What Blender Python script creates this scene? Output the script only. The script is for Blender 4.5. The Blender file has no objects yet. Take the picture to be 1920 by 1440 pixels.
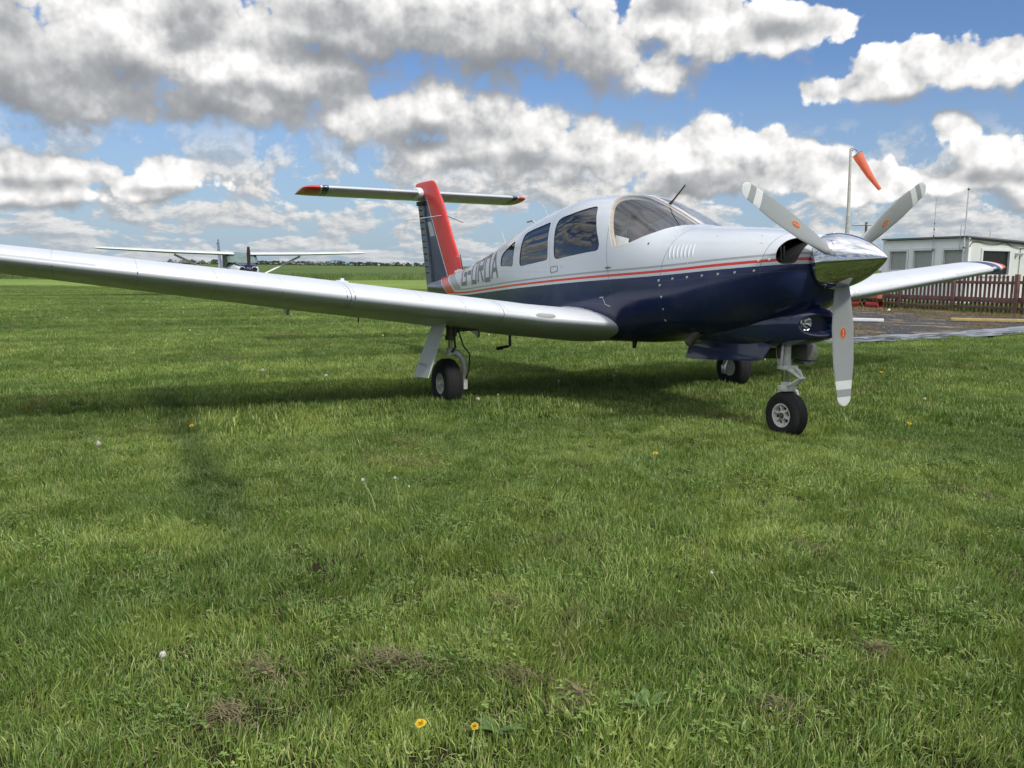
import bpy, bmesh, math, random
from math import pi, sin, cos, radians as R, sqrt, atan2
from mathutils import Vector, Matrix, noise, geometry
random.seed(11)
sc = bpy.context.scene
C = sc.collection

# ------------------------------------------------------------------ materials
def newmat(name):
    m = bpy.data.materials.new(name); m.use_nodes = True
    nt = m.node_tree; b = nt.nodes['Principled BSDF']
    return m, nt, b
def N(nt, typ, **kw):
    n = nt.nodes.new(typ)
    for k, v in kw.items():
        if k.startswith('i_'):
            key = k[2:]; n.inputs[int(key) if key.isdigit() else key].default_value = v
        else: setattr(n, k, v)
    return n
def math_n(nt, op, a, b=None, c=None, clamp=False):
    n = nt.nodes.new('ShaderNodeMath'); n.operation = op; n.use_clamp = clamp
    for i, v in enumerate((a, b, c)):
        if v is None: continue
        if hasattr(v, 'links'): nt.links.new(v, n.inputs[i])
        else: n.inputs[i].default_value = v
    return n.outputs[0]
def mixc(nt, f, a, b, mode='MIX'):
    n = nt.nodes.new('ShaderNodeMix'); n.data_type = 'RGBA'; n.blend_type = mode
    for i, v in ((0, f), (6, a), (7, b)):
        if hasattr(v, 'links'): nt.links.new(v, n.inputs[i])
        elif i == 0: n.inputs[0].default_value = v
        else: n.inputs[i].default_value = (*v[:3], 1)
    return n.outputs[2]
def ramp(nt, f, stops, interp='LINEAR'):
    n = nt.nodes.new('ShaderNodeValToRGB'); cr = n.color_ramp; cr.interpolation = interp
    while len(cr.elements) < len(stops): cr.elements.new(0.5)
    for e, (p, c) in zip(cr.elements, stops):
        e.position = p; e.color = (*c[:3], 1) if hasattr(c, '__len__') else (c, c, c, 1)
    if f is not None: nt.links.new(f, n.inputs[0])
    return n.outputs[0]
def maprange(nt, v, a, b, c=0., d=1., t='LINEAR'):
    n = nt.nodes.new('ShaderNodeMapRange'); n.interpolation_type = t
    nt.links.new(v, n.inputs[0])
    for i, x in enumerate((a, b, c, d)): n.inputs[i+1].default_value = x
    return n.outputs[0]
def coords(nt, kind='Object'):
    return nt.nodes.new('ShaderNodeTexCoord').outputs[kind]
def wpos(nt): return nt.nodes.new('ShaderNodeNewGeometry').outputs['Position']
def sep(nt, v):
    n = nt.nodes.new('ShaderNodeSeparateXYZ'); nt.links.new(v, n.inputs[0]); return n.outputs
def noise_n(nt, v, scale, detail=4, rough=.55, dist=0., dims='3D'):
    n = nt.nodes.new('ShaderNodeTexNoise'); n.noise_dimensions = dims
    n.inputs['Scale'].default_value = scale; n.inputs['Detail'].default_value = detail
    n.inputs['Roughness'].default_value = rough; n.inputs['Distortion'].default_value = dist
    if v is not None: nt.links.new(v, n.inputs['Vector'])
    return n.outputs['Fac']
def bump(nt, b, h, strength=.2, dist=.01):
    n = nt.nodes.new('ShaderNodeBump'); n.inputs['Strength'].default_value = strength
    n.inputs['Distance'].default_value = dist
    nt.links.new(h, n.inputs['Height']); nt.links.new(n.outputs[0], b.inputs['Normal'])
def simple(name, col, rough=.5, metal=0., coat=0., vary=.12, vscale=9., bmp=0.):
    m, nt, b = newmat(name)
    b.inputs['Metallic'].default_value = metal
    b.inputs['Coat Weight'].default_value = coat
    b.inputs['Coat Roughness'].default_value = .05
    v = coords(nt); f = noise_n(nt, v, vscale, 5, .6)
    c = mixc(nt, maprange(nt, f, .3, .7), [x*(1-vary) for x in col], [min(1, x*(1+vary)) for x in col])
    nt.links.new(c, b.inputs['Base Color'])
    nt.links.new(maprange(nt, f, .3, .7, max(.02, rough*.85), min(1, rough*1.15)), b.inputs['Roughness'])
    if bmp: bump(nt, b, noise_n(nt, v, vscale*6, 4, .6), bmp, .004)
    return m

# ------------------------------------------------------------------ object helpers
def obj(name, verts, faces, mat, parent=None, smooth=True, angle=None):
    me = bpy.data.meshes.new(name); me.from_pydata([tuple(v) for v in verts], [], faces); me.validate(); me.update()
    bm = bmesh.new(); bm.from_mesh(me); bmesh.ops.recalc_face_normals(bm, faces=bm.faces)
    bm.to_mesh(me); bm.free()
    for m in (mat if isinstance(mat, (list, tuple)) else [mat]): me.materials.append(m)
    me.polygons.foreach_set('use_smooth', [smooth]*len(me.polygons))
    if smooth and angle is not None: me.set_sharp_from_angle(angle=R(angle))
    o = bpy.data.objects.new(name, me); C.objects.link(o)
    if parent: o.parent = parent
    return o
def tag(o, label=None, cat=None, group=None, kind=None):
    for k, v in (('label', label), ('category', cat), ('group', group), ('kind', kind)):
        if v: o[k] = v
    return o
def empty(name, loc=(0, 0, 0), rz=0.):
    o = bpy.data.objects.new(name, None); C.objects.link(o); o.location = loc; o.rotation_euler[2] = rz
    o.empty_display_size = .1
    return o
class MB:
    def __init__(s): s.v = []; s.f = []
    def add(s, vs, fs, M=None):
        k = len(s.v)
        s.v += [tuple(M @ Vector(v)) if M else tuple(v) for v in vs]
        s.f += [[i+k for i in f] for f in fs]; return s
    def box(s, c, d, M=None, bev=0.):
        x, y, z = (a/2 for a in d); b = min(bev, x*.9, y*.9, z*.9)
        if b <= 0:
            vs = [(c[0]+i*x, c[1]+j*y, c[2]+k*z) for i in (-1, 1) for j in (-1, 1) for k in (-1, 1)]
            return s.add(vs, [(0, 1, 3, 2), (4, 6, 7, 5), (0, 4, 5, 1), (2, 3, 7, 6), (0, 2, 6, 4), (1, 5, 7, 3)], M)
        bm = bmesh.new(); bmesh.ops.create_cube(bm, size=1)
        for v in bm.verts: v.co = Vector((c[0]+v.co.x*d[0], c[1]+v.co.y*d[1], c[2]+v.co.z*d[2]))
        bmesh.ops.bevel(bm, geom=bm.edges[:], offset=b, segments=2, affect='EDGES', profile=.6)
        bm.verts.ensure_lookup_table()
        s.add([v.co[:] for v in bm.verts], [[v.index for v in f.verts] for f in bm.faces], M); bm.free(); return s
    def tube(s, pts, r, n=10, cap=True, M=None):
        pts = [Vector(p) for p in pts]; k = len(pts); rs = r if hasattr(r, '__len__') else [r]*k
        vs = []; up = None
        for i, p in enumerate(pts):
            t = (pts[min(i+1, k-1)]-pts[max(i-1, 0)]).normalized()
            if up is None:
                up = Vector((0, 0, 1)) if abs(t.z) < .9 else Vector((1, 0, 0))
            a = t.cross(up).normalized(); b = a.cross(t).normalized(); up = b
            vs += [p+(a*cos(2*pi*j/n)+b*sin(2*pi*j/n))*rs[i] for j in range(n)]
        fs = [(i*n+j, i*n+(j+1) % n, (i+1)*n+(j+1) % n, (i+1)*n+j) for i in range(k-1) for j in range(n)]
        if cap: fs += [list(range(n))[::-1], list(range((k-1)*n, k*n))]
        return s.add(vs, fs, M)
    def loft(s, rings, cap=True, M=None):
        n = len(rings[0]); vs = [p for r in rings for p in r]
        fs = [(i*n+j, i*n+(j+1) % n, (i+1)*n+(j+1) % n, (i+1)*n+j) for i in range(len(rings)-1) for j in range(n)]
        if cap: fs += [list(range(n))[::-1], list(range((len(rings)-1)*n, len(rings)*n))]
        return s.add(vs, fs, M)
    def lathe(s, prof, axis_o, axis_d, n=32, cap=False, M=None):
        o = Vector(axis_o); d = Vector(axis_d).normalized()
        a = d.orthogonal().normalized(); b = d.cross(a)
        rings = [[o+d*h+(a*cos(2*pi*j/n)+b*sin(2*pi*j/n))*max(r, 1e-4) for j in range(n)] for h, r in prof]
        return s.loft(rings, cap, M)
    def build(s, name, mat, parent=None, smooth=True, angle=35):
        return obj(name, s.v, s.f, mat, parent, smooth, angle)
def spline(pts, n=12, closed=False):
    P = [Vector(p) for p in pts]; out = []; k = len(P)
    for i in range(k if closed else k-1):
        if closed: a, b, c, d = P[(i-1) % k], P[i], P[(i+1) % k], P[(i+2) % k]
        else: a, b, c, d = P[max(i-1, 0)], P[i], P[i+1], P[min(i+2, k-1)]
        for j in range(n):
            t = j/n
            out.append(.5*((2*b)+(c-a)*t+(2*a-5*b+4*c-d)*t*t+(3*b-a-3*c+d)*t**3))
    if not closed: out.append(P[-1])
    return out

# ------------------------------------------------------------------ shared materials
M = {}
M['white'] = simple('white_paint', (.66, .68, .70), .28, coat=.25, vary=.02, vscale=3)
M['grey_paint'] = simple('grey_paint', (.50, .52, .52), .4, vary=.05)
M['gear_white'] = simple('dirty_white_paint', (.58, .57, .52), .5, vary=.22, vscale=25)
M['door_white'] = simple('gear_door_paint', (.60, .62, .62), .45, vary=.06, vscale=12)
M['rubber'] = simple('tyre_rubber', (.011, .011, .011), .85, vary=.3, vscale=20, bmp=.3)
M['black'] = simple('black_plastic', (.02, .02, .022), .5, vary=.2)
M['dark'] = simple('dark_void', (.012, .012, .013), .9, vary=.2)
M['chrome'] = simple('polished_metal', (.60, .61, .64), .08, metal=1., vary=.03, vscale=4)
M['steel'] = simple('dull_steel', (.55, .56, .57), .35, metal=1., vary=.1)
M['rusty'] = simple('worn_dark_metal', (.12, .10, .085), .65, metal=.3, vary=.4, vscale=30)
M['blue'] = simple('navy_paint', (.013, .022, .080), .16, coat=.8, vary=.08, vscale=3)
M['red'] = simple('red_paint', (.62, .035, .022), .28, coat=.4, vary=.08)
M['beige'] = simple('beige_trim', (.55, .47, .38), .6, vary=.08)
M['cloth'] = simple('grey_seat_cloth', (.16, .15, .15), .85, vary=.2, vscale=30)
M['pink'] = simple('maroon_seat_cloth', (.22, .12, .12), .85, vary=.2, vscale=30)
M['paper'] = simple('paper', (.78, .76, .70), .8, vary=.04)
def glass(name, tint, ref=1.45):
    m, nt, b = newmat(name); nt.nodes.remove(b)
    t = N(nt, 'ShaderNodeBsdfTransparent'); t.inputs[0].default_value = (*tint, 1)
    g = N(nt, 'ShaderNodeBsdfGlossy'); g.inputs['Roughness'].default_value = .015
    g.inputs[0].default_value = (1, 1, 1, 1)
    fr = N(nt, 'ShaderNodeFresnel'); bf = N(nt, 'ShaderNodeNewGeometry').outputs['Backfacing']; nt.links.new(math_n(nt, 'MULTIPLY_ADD', bf, 1/ref-ref, ref), fr.inputs[0])   # same reflectance from both sides of the thin pane
    mx = N(nt, 'ShaderNodeMixShader'); nt.links.new(fr.outputs[0], mx.inputs[0])
    nt.links.new(t.outputs[0], mx.inputs[1]); nt.links.new(g.outputs[0], mx.inputs[2])
    v = coords(nt); bp = N(nt, 'ShaderNodeBump'); bp.inputs['Strength'].default_value = .12; bp.inputs['Distance'].default_value = .01
    nt.links.new(noise_n(nt, v, 3.2, 2, .5), bp.inputs['Height'])
    nt.links.new(bp.outputs[0], g.inputs['Normal'])
    nt.links.new(mx.outputs[0], nt.nodes['Material Output'].inputs[0]); return m
M['glass'] = glass('clear_perspex', (.90, .93, .95), 1.85)
M['glass_dark'] = glass('tinted_perspex', (.10, .115, .13), 1.75)

# ------------------------------------------------------------------ fuselage shape (x aft from spinner tip, y starboard, z up; ground z = 0)
ST = [
(0.455,1.400,1.13,0.20,1.27,2.0,2.0),(0.48,1.432,1.08,0.28,1.26,2.1,2.0),(0.53,1.462,1.00,0.345,1.23,2.2,2.0),
(0.73,1.494,0.87,0.43,1.18,2.3,2.1),(1.04,1.525,0.76,0.50,1.12,2.4,2.2),(1.45,1.548,0.70,0.55,1.06,2.5,2.4),
(1.66,1.560,0.68,0.565,1.06,2.6,2.5),(1.73,1.574,0.67,0.57,1.06,2.6,2.55),(1.88,1.638,0.650,0.58,1.05,2.6,2.6),
(2.19,1.768,0.605,0.60,1.05,2.7,2.8),(2.53,1.868,0.585,0.60,1.04,2.85,3.0),(2.94,1.888,0.56,0.60,1.03,3.0,3.0),
(3.49,1.820,0.53,0.58,1.02,3.0,3.0),(3.88,1.728,0.51,0.555,1.01,3.3,3.0),(4.55,1.542,0.49,0.47,0.99,3.8,2.8),
(5.05,1.405,0.53,0.40,0.97,3.9,2.6),(5.60,1.300,0.605,0.32,0.96,3.8,2.4),(6.20,1.205,0.70,0.235,0.955,3.2,2.2),
(6.90,1.12,0.81,0.145,0.96,2.0,2.0),(7.50,1.02,0.90,0.06,0.96,2.0,2.0)]
XS = [s[0] for s in ST]
def _slopes(y):
    h = [XS[i+1]-XS[i] for i in range(len(XS)-1)]; d = [(y[i+1]-y[i])/h[i] for i in range(len(h))]
    m = [d[0]]
    for i in range(1, len(XS)-1):
        if d[i-1]*d[i] <= 0: m.append(0)
        else:
            w1 = 2*h[i]+h[i-1]; w2 = h[i]+2*h[i-1]; m.append((w1+w2)/(w1/d[i-1]+w2/d[i]))
    return m+[d[-1]]
SL = [_slopes([s[k] for s in ST]) for k in range(1, 7)]
def par(x):
    x = min(max(x, XS[0]), XS[-1]); i = 0
    while i < len(XS)-2 and XS[i+1] <= x: i += 1
    h = XS[i+1]-XS[i]; t = (x-XS[i])/h
    a = (1+2*t)*(1-t)**2; b = t*(1-t)**2; c = t*t*(3-2*t); d = t*t*(t-1)
    return [a*ST[i][k+1]+b*h*SL[k][i]+c*ST[i+1][k+1]+d*h*SL[k][i+1] for k in range(6)]
def fpt(x, th, off=0.):
    zt, zb, hw, zm, nt_, nb = par(x); cy, sz = cos(th), sin(th)
    e = nt_ if sz >= 0 else nb; hh = (zt-zm) if sz >= 0 else (zm-zb)
    hw += off; hh += off
    y = hw*math.copysign(abs(cy)**(2/e), cy); z = zm+hh*math.copysign(abs(sz)**(2/e), sz)
    return Vector((x, y, z))
def theta(x, y=None, z=None, sgn=1):
    zt, zb, hw, zm, nt_, nb = par(x)
    if y is not None and z is not None:
        dz = z-zm; e = nt_ if dz >= 0 else nb; hh = (zt-zm) if dz >= 0 else (zm-zb)
        return atan2(math.copysign((abs(dz)/hh)**(e/2), dz), math.copysign((abs(y)/hw)**(e/2), y))
    if z is not None:
        dz = z-zm; e = nt_ if dz >= 0 else nb; hh = (zt-zm) if dz >= 0 else (zm-zb)
        s_ = min(1, (abs(dz)/hh)**(e/2)); th = math.copysign(math.asin(s_), dz)
        return th if sgn > 0 else pi-th
def fnorm(x, th):
    a = fpt(x+.01, th)-fpt(x-.01, th); b = fpt(x, th+.01)-fpt(x, th-.01)
    n = a.cross(b).normalized(); p = fpt(x, th); c = Vector((x, 0, par(x)[3]))
    return n if n.dot(p-c) > 0 else -n
def side(x, z, off=0., sgn=1):
    th = theta(x, z=z, sgn=sgn); return fpt(x, th)+fnorm(x, th)*off

SC = 2.0   # theta units per metre used to keep the parameter domain roughly isotropic
def offset_poly(P, d):
    out = []; n = len(P)
    A = sum(P[i][0]*P[(i+1) % n][1]-P[(i+1) % n][0]*P[i][1] for i in range(n)); s = 1 if A > 0 else -1
    for i in range(n):
        a = Vector(P[i-1]); b = Vector(P[i]); c = Vector(P[(i+1) % n])
        t1 = (b-a); t2 = (c-b); t1.normalize(); t2.normalize(); t = (t1+t2)
        if t.length < 1e-6: t = t1
        t.normalize(); out.append(tuple(b+Vector((-t.y, t.x))*d*s))
    return out
def inpoly(p, P):
    c = False; n = len(P); j = n-1
    for i in range(n):
        if (P[i][1] > p[1]) != (P[j][1] > p[1]) and p[0] < (P[j][0]-P[i][0])*(p[1]-P[i][1])/(P[j][1]-P[i][1])+P[i][0]: c = not c
        j = i
    return c
def param_mesh(xs, ths, holes, keep_inside=False, f3=None, outer=None):
    """triangulate the (x, theta) domain with the hole outlines as constraints and map it to 3-D"""
    pts = []; edges = []
    for H in holes:
        k = len(pts); pts += [Vector((p[0]*SC, p[1])) for p in H]
        edges += [(k+i, k+(i+1) % len(H)) for i in range(len(H))]
    def near(q):
        for H in holes:
            xs0 = [p[0] for p in H]; 
            if not (min(xs0)-.03 < q[0] < max(xs0)+.03): continue
            for p in H:
                if (p[0]-q[0])**2*SC*SC+(p[1]-q[1])**2 < .0004: return True
        return False
    for x in xs:
        for t in ths:
            q = (x, t)
            if keep_inside and not inpoly(q, holes[0]): continue
            if near(q): continue
            pts.append(Vector((x*SC, t)))
    r = geometry.delaunay_2d_cdt(pts, edges, [], 0, 1e-7)
    vs2, fs = r[0], r[2]; keep = []
    for f in fs:
        c = (sum(vs2[i].x for i in f)/len(f)/SC, sum(vs2[i].y for i in f)/len(f))
        ins = any(inpoly(c, H) for H in holes)
        if ins == keep_inside: keep.append(list(f))
    f3 = f3 or (lambda x, t: fpt(x, t))
    vs = [f3(v.x/SC, v.y) for v in vs2]
    return vs, keep
def frange(a, b, n): return [a+(b-a)*i/(n-1) for i in range(n)]

# window outlines as (x, z) on the starboard side, in metres
def to_param(P, sgn=1):
    out = []
    for p in P:
        if len(p) == 2: th = theta(p[0], z=p[1], sgn=sgn)
        else:
            th = theta(p[0], y=p[1]*sgn, z=p[2])
            if th < -pi/2: th += 2*pi
        out.append((p[0], th))
    return out
W1 = [(4.01,1.242),(4.10,1.242),(4.25,1.243),(4.34,1.246),(4.365,1.27),(4.372,1.32),(4.352,1.362),(4.30,1.394),(4.18,1.447),(4.075,1.490),(4.04,1.480),(4.012,1.42),(3.997,1.345),(3.992,1.27)]
W2 = [(3.259,1.295),(3.45,1.276),(3.62,1.260),(3.75,1.246),(3.80,1.250),(3.825,1.28),(3.838,1.37),(3.846,1.46),(3.846,1.52),(3.825,1.560),(3.76,1.583),(3.60,1.612),(3.368,1.648),(3.325,1.640),(3.300,1.60),(3.265,1.50),(3.235,1.41),(3.214,1.335),(3.227,1.305)]
W3 = [(2.40,1.372),(2.55,1.358),(2.80,1.332),(3.00,1.309),(3.06,1.313),(3.095,1.345),(3.125,1.45),(3.165,1.57),(3.17,1.64),(3.13,1.68),(3.00,1.704),(2.85,1.732),(2.70,1.754),(2.635,1.752),(2.595,1.72),(2.54,1.65),(2.46,1.54),(2.40,1.46),(2.375,1.41)]
WS = [(2.283,.532,1.522),(2.345,.495,1.61),(2.397,.455,1.682),(2.455,.40,1.75),(2.51,.33,1.81),(2.55,.24,1.845),(2.545,.15,1.858),(2.50,.08,1.858),(2.42,.03,1.84),
      (2.25,.022,1.79),(2.05,.022,1.71),(1.90,.022,1.645),(1.78,.024,1.593),(1.745,.04,1.578),(1.735,.12,1.572),(1.745,.2,1.566),(1.76,.27,1.553),(1.785,.338,1.536),(1.817,.40,1.513),(1.866,.45,1.489),
      (1.981,.52,1.436),(2.079,.553,1.402),(2.14,.564,1.391),(2.18,.563,1.40),(2.21,.56,1.425)]
def smooth_par(P, n=4):
    return [(v[0], v[1]) for v in spline([(p[0], p[1]) for p in P], n, True)] if False else \
           [(v.x, v.y) for v in [Vector((q[0], q[1])) for q in _cr(P, n)]]
def _cr(P, n):
    out = []; k = len(P)
    for i in range(k):
        a, b, c, d = (Vector(P[(i+j) % k]) for j in (-1, 0, 1, 2))
        for j in range(n):
            t = j/n; out.append(.5*((2*b)+(c-a)*t+(2*a-5*b+4*c-d)*t*t+(3*b-a-3*c+d)*t**3))
    return out
wins = []
for sgn in (1, -1):
    for nm, P in (('w1', W1), ('w2', W2), ('w3', W3), ('ws', WS)):
        wins.append((nm, sgn, smooth_par(to_param(P, sgn), 4)))
# cooling intakes, either side of the spinner
INT = [(.500,.12,1.432),(.545,.20,1.438),(.580,.262,1.418),(.592,.325,1.368),(.585,.352,1.322),(.570,.362,1.285),(.545,.345,1.262),(.515,.320,1.258),(.49,.285,1.262),(.478,.255,1.28),(.474,.20,1.34),(.480,.14,1.40)]
ints = [smooth_par(to_param(INT, s), 3) for s in (1, -1)]

# livery painted by real position on the airframe
def livery():
    m, nt, b = newmat('airframe_livery')
    b.inputs['Roughness'].default_value = .2; b.inputs['Specular IOR Level'].default_value = .35; b.inputs['Coat Weight'].default_value = .2; b.inputs['Coat Roughness'].default_value = .04
    v = coords(nt); x, y, z = sep(nt, v)
    fc = N(nt, 'ShaderNodeFloatCurve'); cv = fc.mapping.curves[0]
    BP = [(.45,1.262),(.566,1.252),(.99,1.219),(1.573,1.172),(2.683,1.105),(3.84,1.029),(4.84,.961),(5.78,.901),(6.40,.883),(7.6,.86)]
    P = [(p[0]/8, (p[1]-.8)*2) for p in BP]
    cv.points[0].location = P[0]; cv.points[1].location = P[-1]
    for p in P[1:-1]: cv.points.new(*p)
    fc.mapping.update()
    nt.links.new(math_n(nt, 'DIVIDE', x, 8.), fc.inputs['Value'])
    bz = math_n(nt, 'MULTIPLY_ADD', fc.outputs[0], .5, .8)
    d = math_n(nt, 'SUBTRACT', z, bz)
    lv = ramp(nt, maprange(nt, d, 0., .1), [(0, 0), (.001, .2), (.22, .2), (.221, .4), (.42, .4), (.421, .6), (.62, .6), (.621, .8), (.78, .8), (.781, 1)], 'LINEAR')
    q = math_n(nt, 'SUBTRACT', math_n(nt, 'MULTIPLY_ADD', math_n(nt, 'SUBTRACT', z, .883), 2.4, 6.42), x)
    lq = ramp(nt, maprange(nt, q, 0., 1.), [(0, 0), (.001, .2), (.03, .2), (.031, .4), (.42, .4), (.421, .6), (.50, .6), (.501, .8), (.84, .8), (.841, 1)], 'LINEAR')
    lev = math_n(nt, 'MINIMUM', lv, lq)
    white = (.53, .565, .60); grey = (.30, .31, .32); red = (.60, .045, .030); blue = (.013, .022, .080)
    col = ramp(nt, lev, [(0, blue), (.1, white), (.3, red), (.5, white), (.7, grey), (.9, white)], 'CONSTANT')
    # thin panel gaps
    def line(c, a, w): return math_n(nt, 'LESS_THAN', math_n(nt, 'ABSOLUTE', math_n(nt, 'SUBTRACT', c, a)), w)
    gaps = line(x, 1.562, .0022)
    gaps = math_n(nt, 'MAXIMUM', gaps, math_n(nt, 'MULTIPLY', line(x, .665, .002), math_n(nt, 'GREATER_THAN', z, 1.16)))
    gaps = math_n(nt, 'MAXIMUM', gaps, math_n(nt, 'MULTIPLY', line(d, -.045, .002), math_n(nt, 'LESS_THAN', x, 1.56)))
    xd = math_n(nt, 'MULTIPLY_ADD', math_n(nt, 'SUBTRACT', z, 1.2), -.32, x)
    zr = math_n(nt, 'MULTIPLY', math_n(nt, 'GREATER_THAN', z, .93), math_n(nt, 'LESS_THAN', z, 1.80))
    gaps = math_n(nt, 'MAXIMUM', gaps, math_n(nt, 'MULTIPLY', line(xd, 2.20, .0022), zr))
    gaps = math_n(nt, 'MAXIMUM', gaps, math_n(nt, 'MULTIPLY', line(xd, 3.13, .0015), zr))
    inx = math_n(nt, 'MULTIPLY', math_n(nt, 'GREATER_THAN', xd, 2.2), math_n(nt, 'LESS_THAN', xd, 3.13))
    gaps = math_n(nt, 'MAXIMUM', gaps, math_n(nt, 'MULTIPLY', line(z, .93, .002), inx))
    for xx in (4.62, 5.35, 6.1, 6.75): gaps = math_n(nt, 'MAXIMUM', gaps, math_n(nt, 'MULTIPLY', line(x, xx, .0013), .6))
    dirt = noise_n(nt, v, 2.2, 6, .62)
    col2 = mixc(nt, maprange(nt, dirt, .5, .8, 0., .10), col, (.30, .29, .26))
    rz = math_n(nt, 'GREATER_THAN', math_n(nt, 'ABSOLUTE', math_n(nt, 'SUBTRACT', math_n(nt, 'FRACT', math_n(nt, 'DIVIDE', z, .030)), .5)), .36)
    rl = None
    for xx in (3.45, 4.585, 4.655, 5.315, 5.385, 6.065, 6.135): rl = line(x, xx, .0035) if rl is None else math_n(nt, 'MAXIMUM', rl, line(x, xx, .0035))
    rx = math_n(nt, 'MULTIPLY', math_n(nt, 'MULTIPLY', line(z, 1.19, .003), math_n(nt, 'GREATER_THAN', x, 3.2)), math_n(nt, 'GREATER_THAN', math_n(nt, 'ABSOLUTE', math_n(nt, 'SUBTRACT', math_n(nt, 'FRACT', math_n(nt, 'DIVIDE', x, .034)), .5)), .36))
    col2 = mixc(nt, math_n(nt, 'MULTIPLY', math_n(nt, 'MAXIMUM', math_n(nt, 'MULTIPLY', rl, rz), rx), .45), col2, (.12, .12, .13))
    col3 = mixc(nt, math_n(nt, 'MULTIPLY', gaps, .9), col2, (.06, .06, .065))
    nt.links.new(col3, b.inputs['Base Color'])
    nt.links.new(maprange(nt, dirt, .35, .75, .13, .30), b.inputs['Roughness'])
    # faint skin waviness between frames
    wv = noise_n(nt, v, 5., 2, .5)
    bump(nt, b, wv, .12, .010)
    return m
M['livery'] = livery()
def thin_rivets(nt, col, v, xyz, seams, axis, spacing=.032, pitch_axis=0):
    """rows of small rivet dots along real rib lines"""
    a = xyz[axis]; p = xyz[pitch_axis]; tot = None
    fr = math_n(nt, 'ABSOLUTE', math_n(nt, 'SUBTRACT', math_n(nt, 'FRACT', math_n(nt, 'DIVIDE', p, spacing)), .5))
    dots = math_n(nt, 'GREATER_THAN', fr, .38)
    ab = math_n(nt, 'ABSOLUTE', a)
    for s_, w in seams:
        l = math_n(nt, 'LESS_THAN', math_n(nt, 'ABSOLUTE', math_n(nt, 'SUBTRACT', ab, s_)), w)
        tot = l if tot is None else math_n(nt, 'MAXIMUM', tot, l)
    return math_n(nt, 'MULTIPLY', tot, dots)
def wing_paint():
    m, nt, b = newmat('wing_paint')
    b.inputs['Coat Weight'].default_value = .10; b.inputs['Coat Roughness'].default_value = .06
    v = coords(nt); xyz = sep(nt, v); x, y, z = xyz
    ay = math_n(nt, 'ABSOLUTE', y)
    w = (.56, .585, .62)
    col = ramp(nt, math_n(nt, 'DIVIDE', ay, 6.), [(0, w), (5.02/6, (.03, .045, .11)), (5.17/6, w), (5.21/6, (.62, .06, .04))], 'CONSTANT')
    ln = math_n(nt, 'LESS_THAN', math_n(nt, 'ABSOLUTE', math_n(nt, 'SUBTRACT', ay, 2.66)), .003)
    ln = math_n(nt, 'MAXIMUM', ln, math_n(nt, 'LESS_THAN', math_n(nt, 'ABSOLUTE', math_n(nt, 'SUBTRACT', ay, 1.42)), .003))
    rv = thin_rivets(nt, col, v, xyz, [(2.63, .005), (2.69, .005), (2.10, .005), (1.75, .005), (1.45, .005), (1.39, .005), (3.15, .004), (3.6, .004), (4.1, .004), (4.6, .004)], 1)
    dark = math_n(nt, 'MULTIPLY', math_n(nt, 'MAXIMUM', math_n(nt, 'MULTIPLY', ln, .8), math_n(nt, 'MULTIPLY', rv, .8)), 1.)
    dirt = noise_n(nt, v, 3, 7, .65)
    spots = maprange(nt, noise_n(nt, v, 60, 2, .5), .70, .76, 0., .5)
    c2 = mixc(nt, maprange(nt, dirt, .5, .78, 0., .16), col, (.26, .25, .21))
    c2 = mixc(nt, spots, c2, (.20, .19, .16))
    c3 = mixc(nt, dark, c2, (.05, .05, .05))
    nt.links.new(c3, b.inputs['Base Color'])
    nt.links.new(maprange(nt, dirt, .35, .75, .34, .52), b.inputs['Roughness'])
    bump(nt, b, noise_n(nt, v, 4.5, 2, .5), .10, .010)
    return m
M['wing'] = wing_paint()
def stab_paint():
    m, nt, b = newmat('stabilator_paint')
    b.inputs['Coat Weight'].default_value = .35; b.inputs['Roughness'].default_value = .25
    v = coords(nt); x, y, z = sep(nt, v); ay = math_n(nt, 'ABSOLUTE', y)
    u = math_n(nt, 'MULTIPLY_ADD', math_n(nt, 'SUBTRACT', x, 7.75), .12, ay)
    w = (.54, .56, .58)
    col = ramp(nt, math_n(nt, 'DIVIDE', u, 2.), [(0, w), (1.36/2, (.03, .045, .11)), (1.45/2, w), (1.475/2, (.60, .05, .035))], 'CONSTANT')
    dirt = noise_n(nt, v, 4, 7, .65)
    nt.links.new(mixc(nt, maprange(nt, dirt, .45, .75, 0., .22), col, (.24, .24, .20)), b.inputs['Base Color'])
    return m
M['stab'] = stab_paint()
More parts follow.
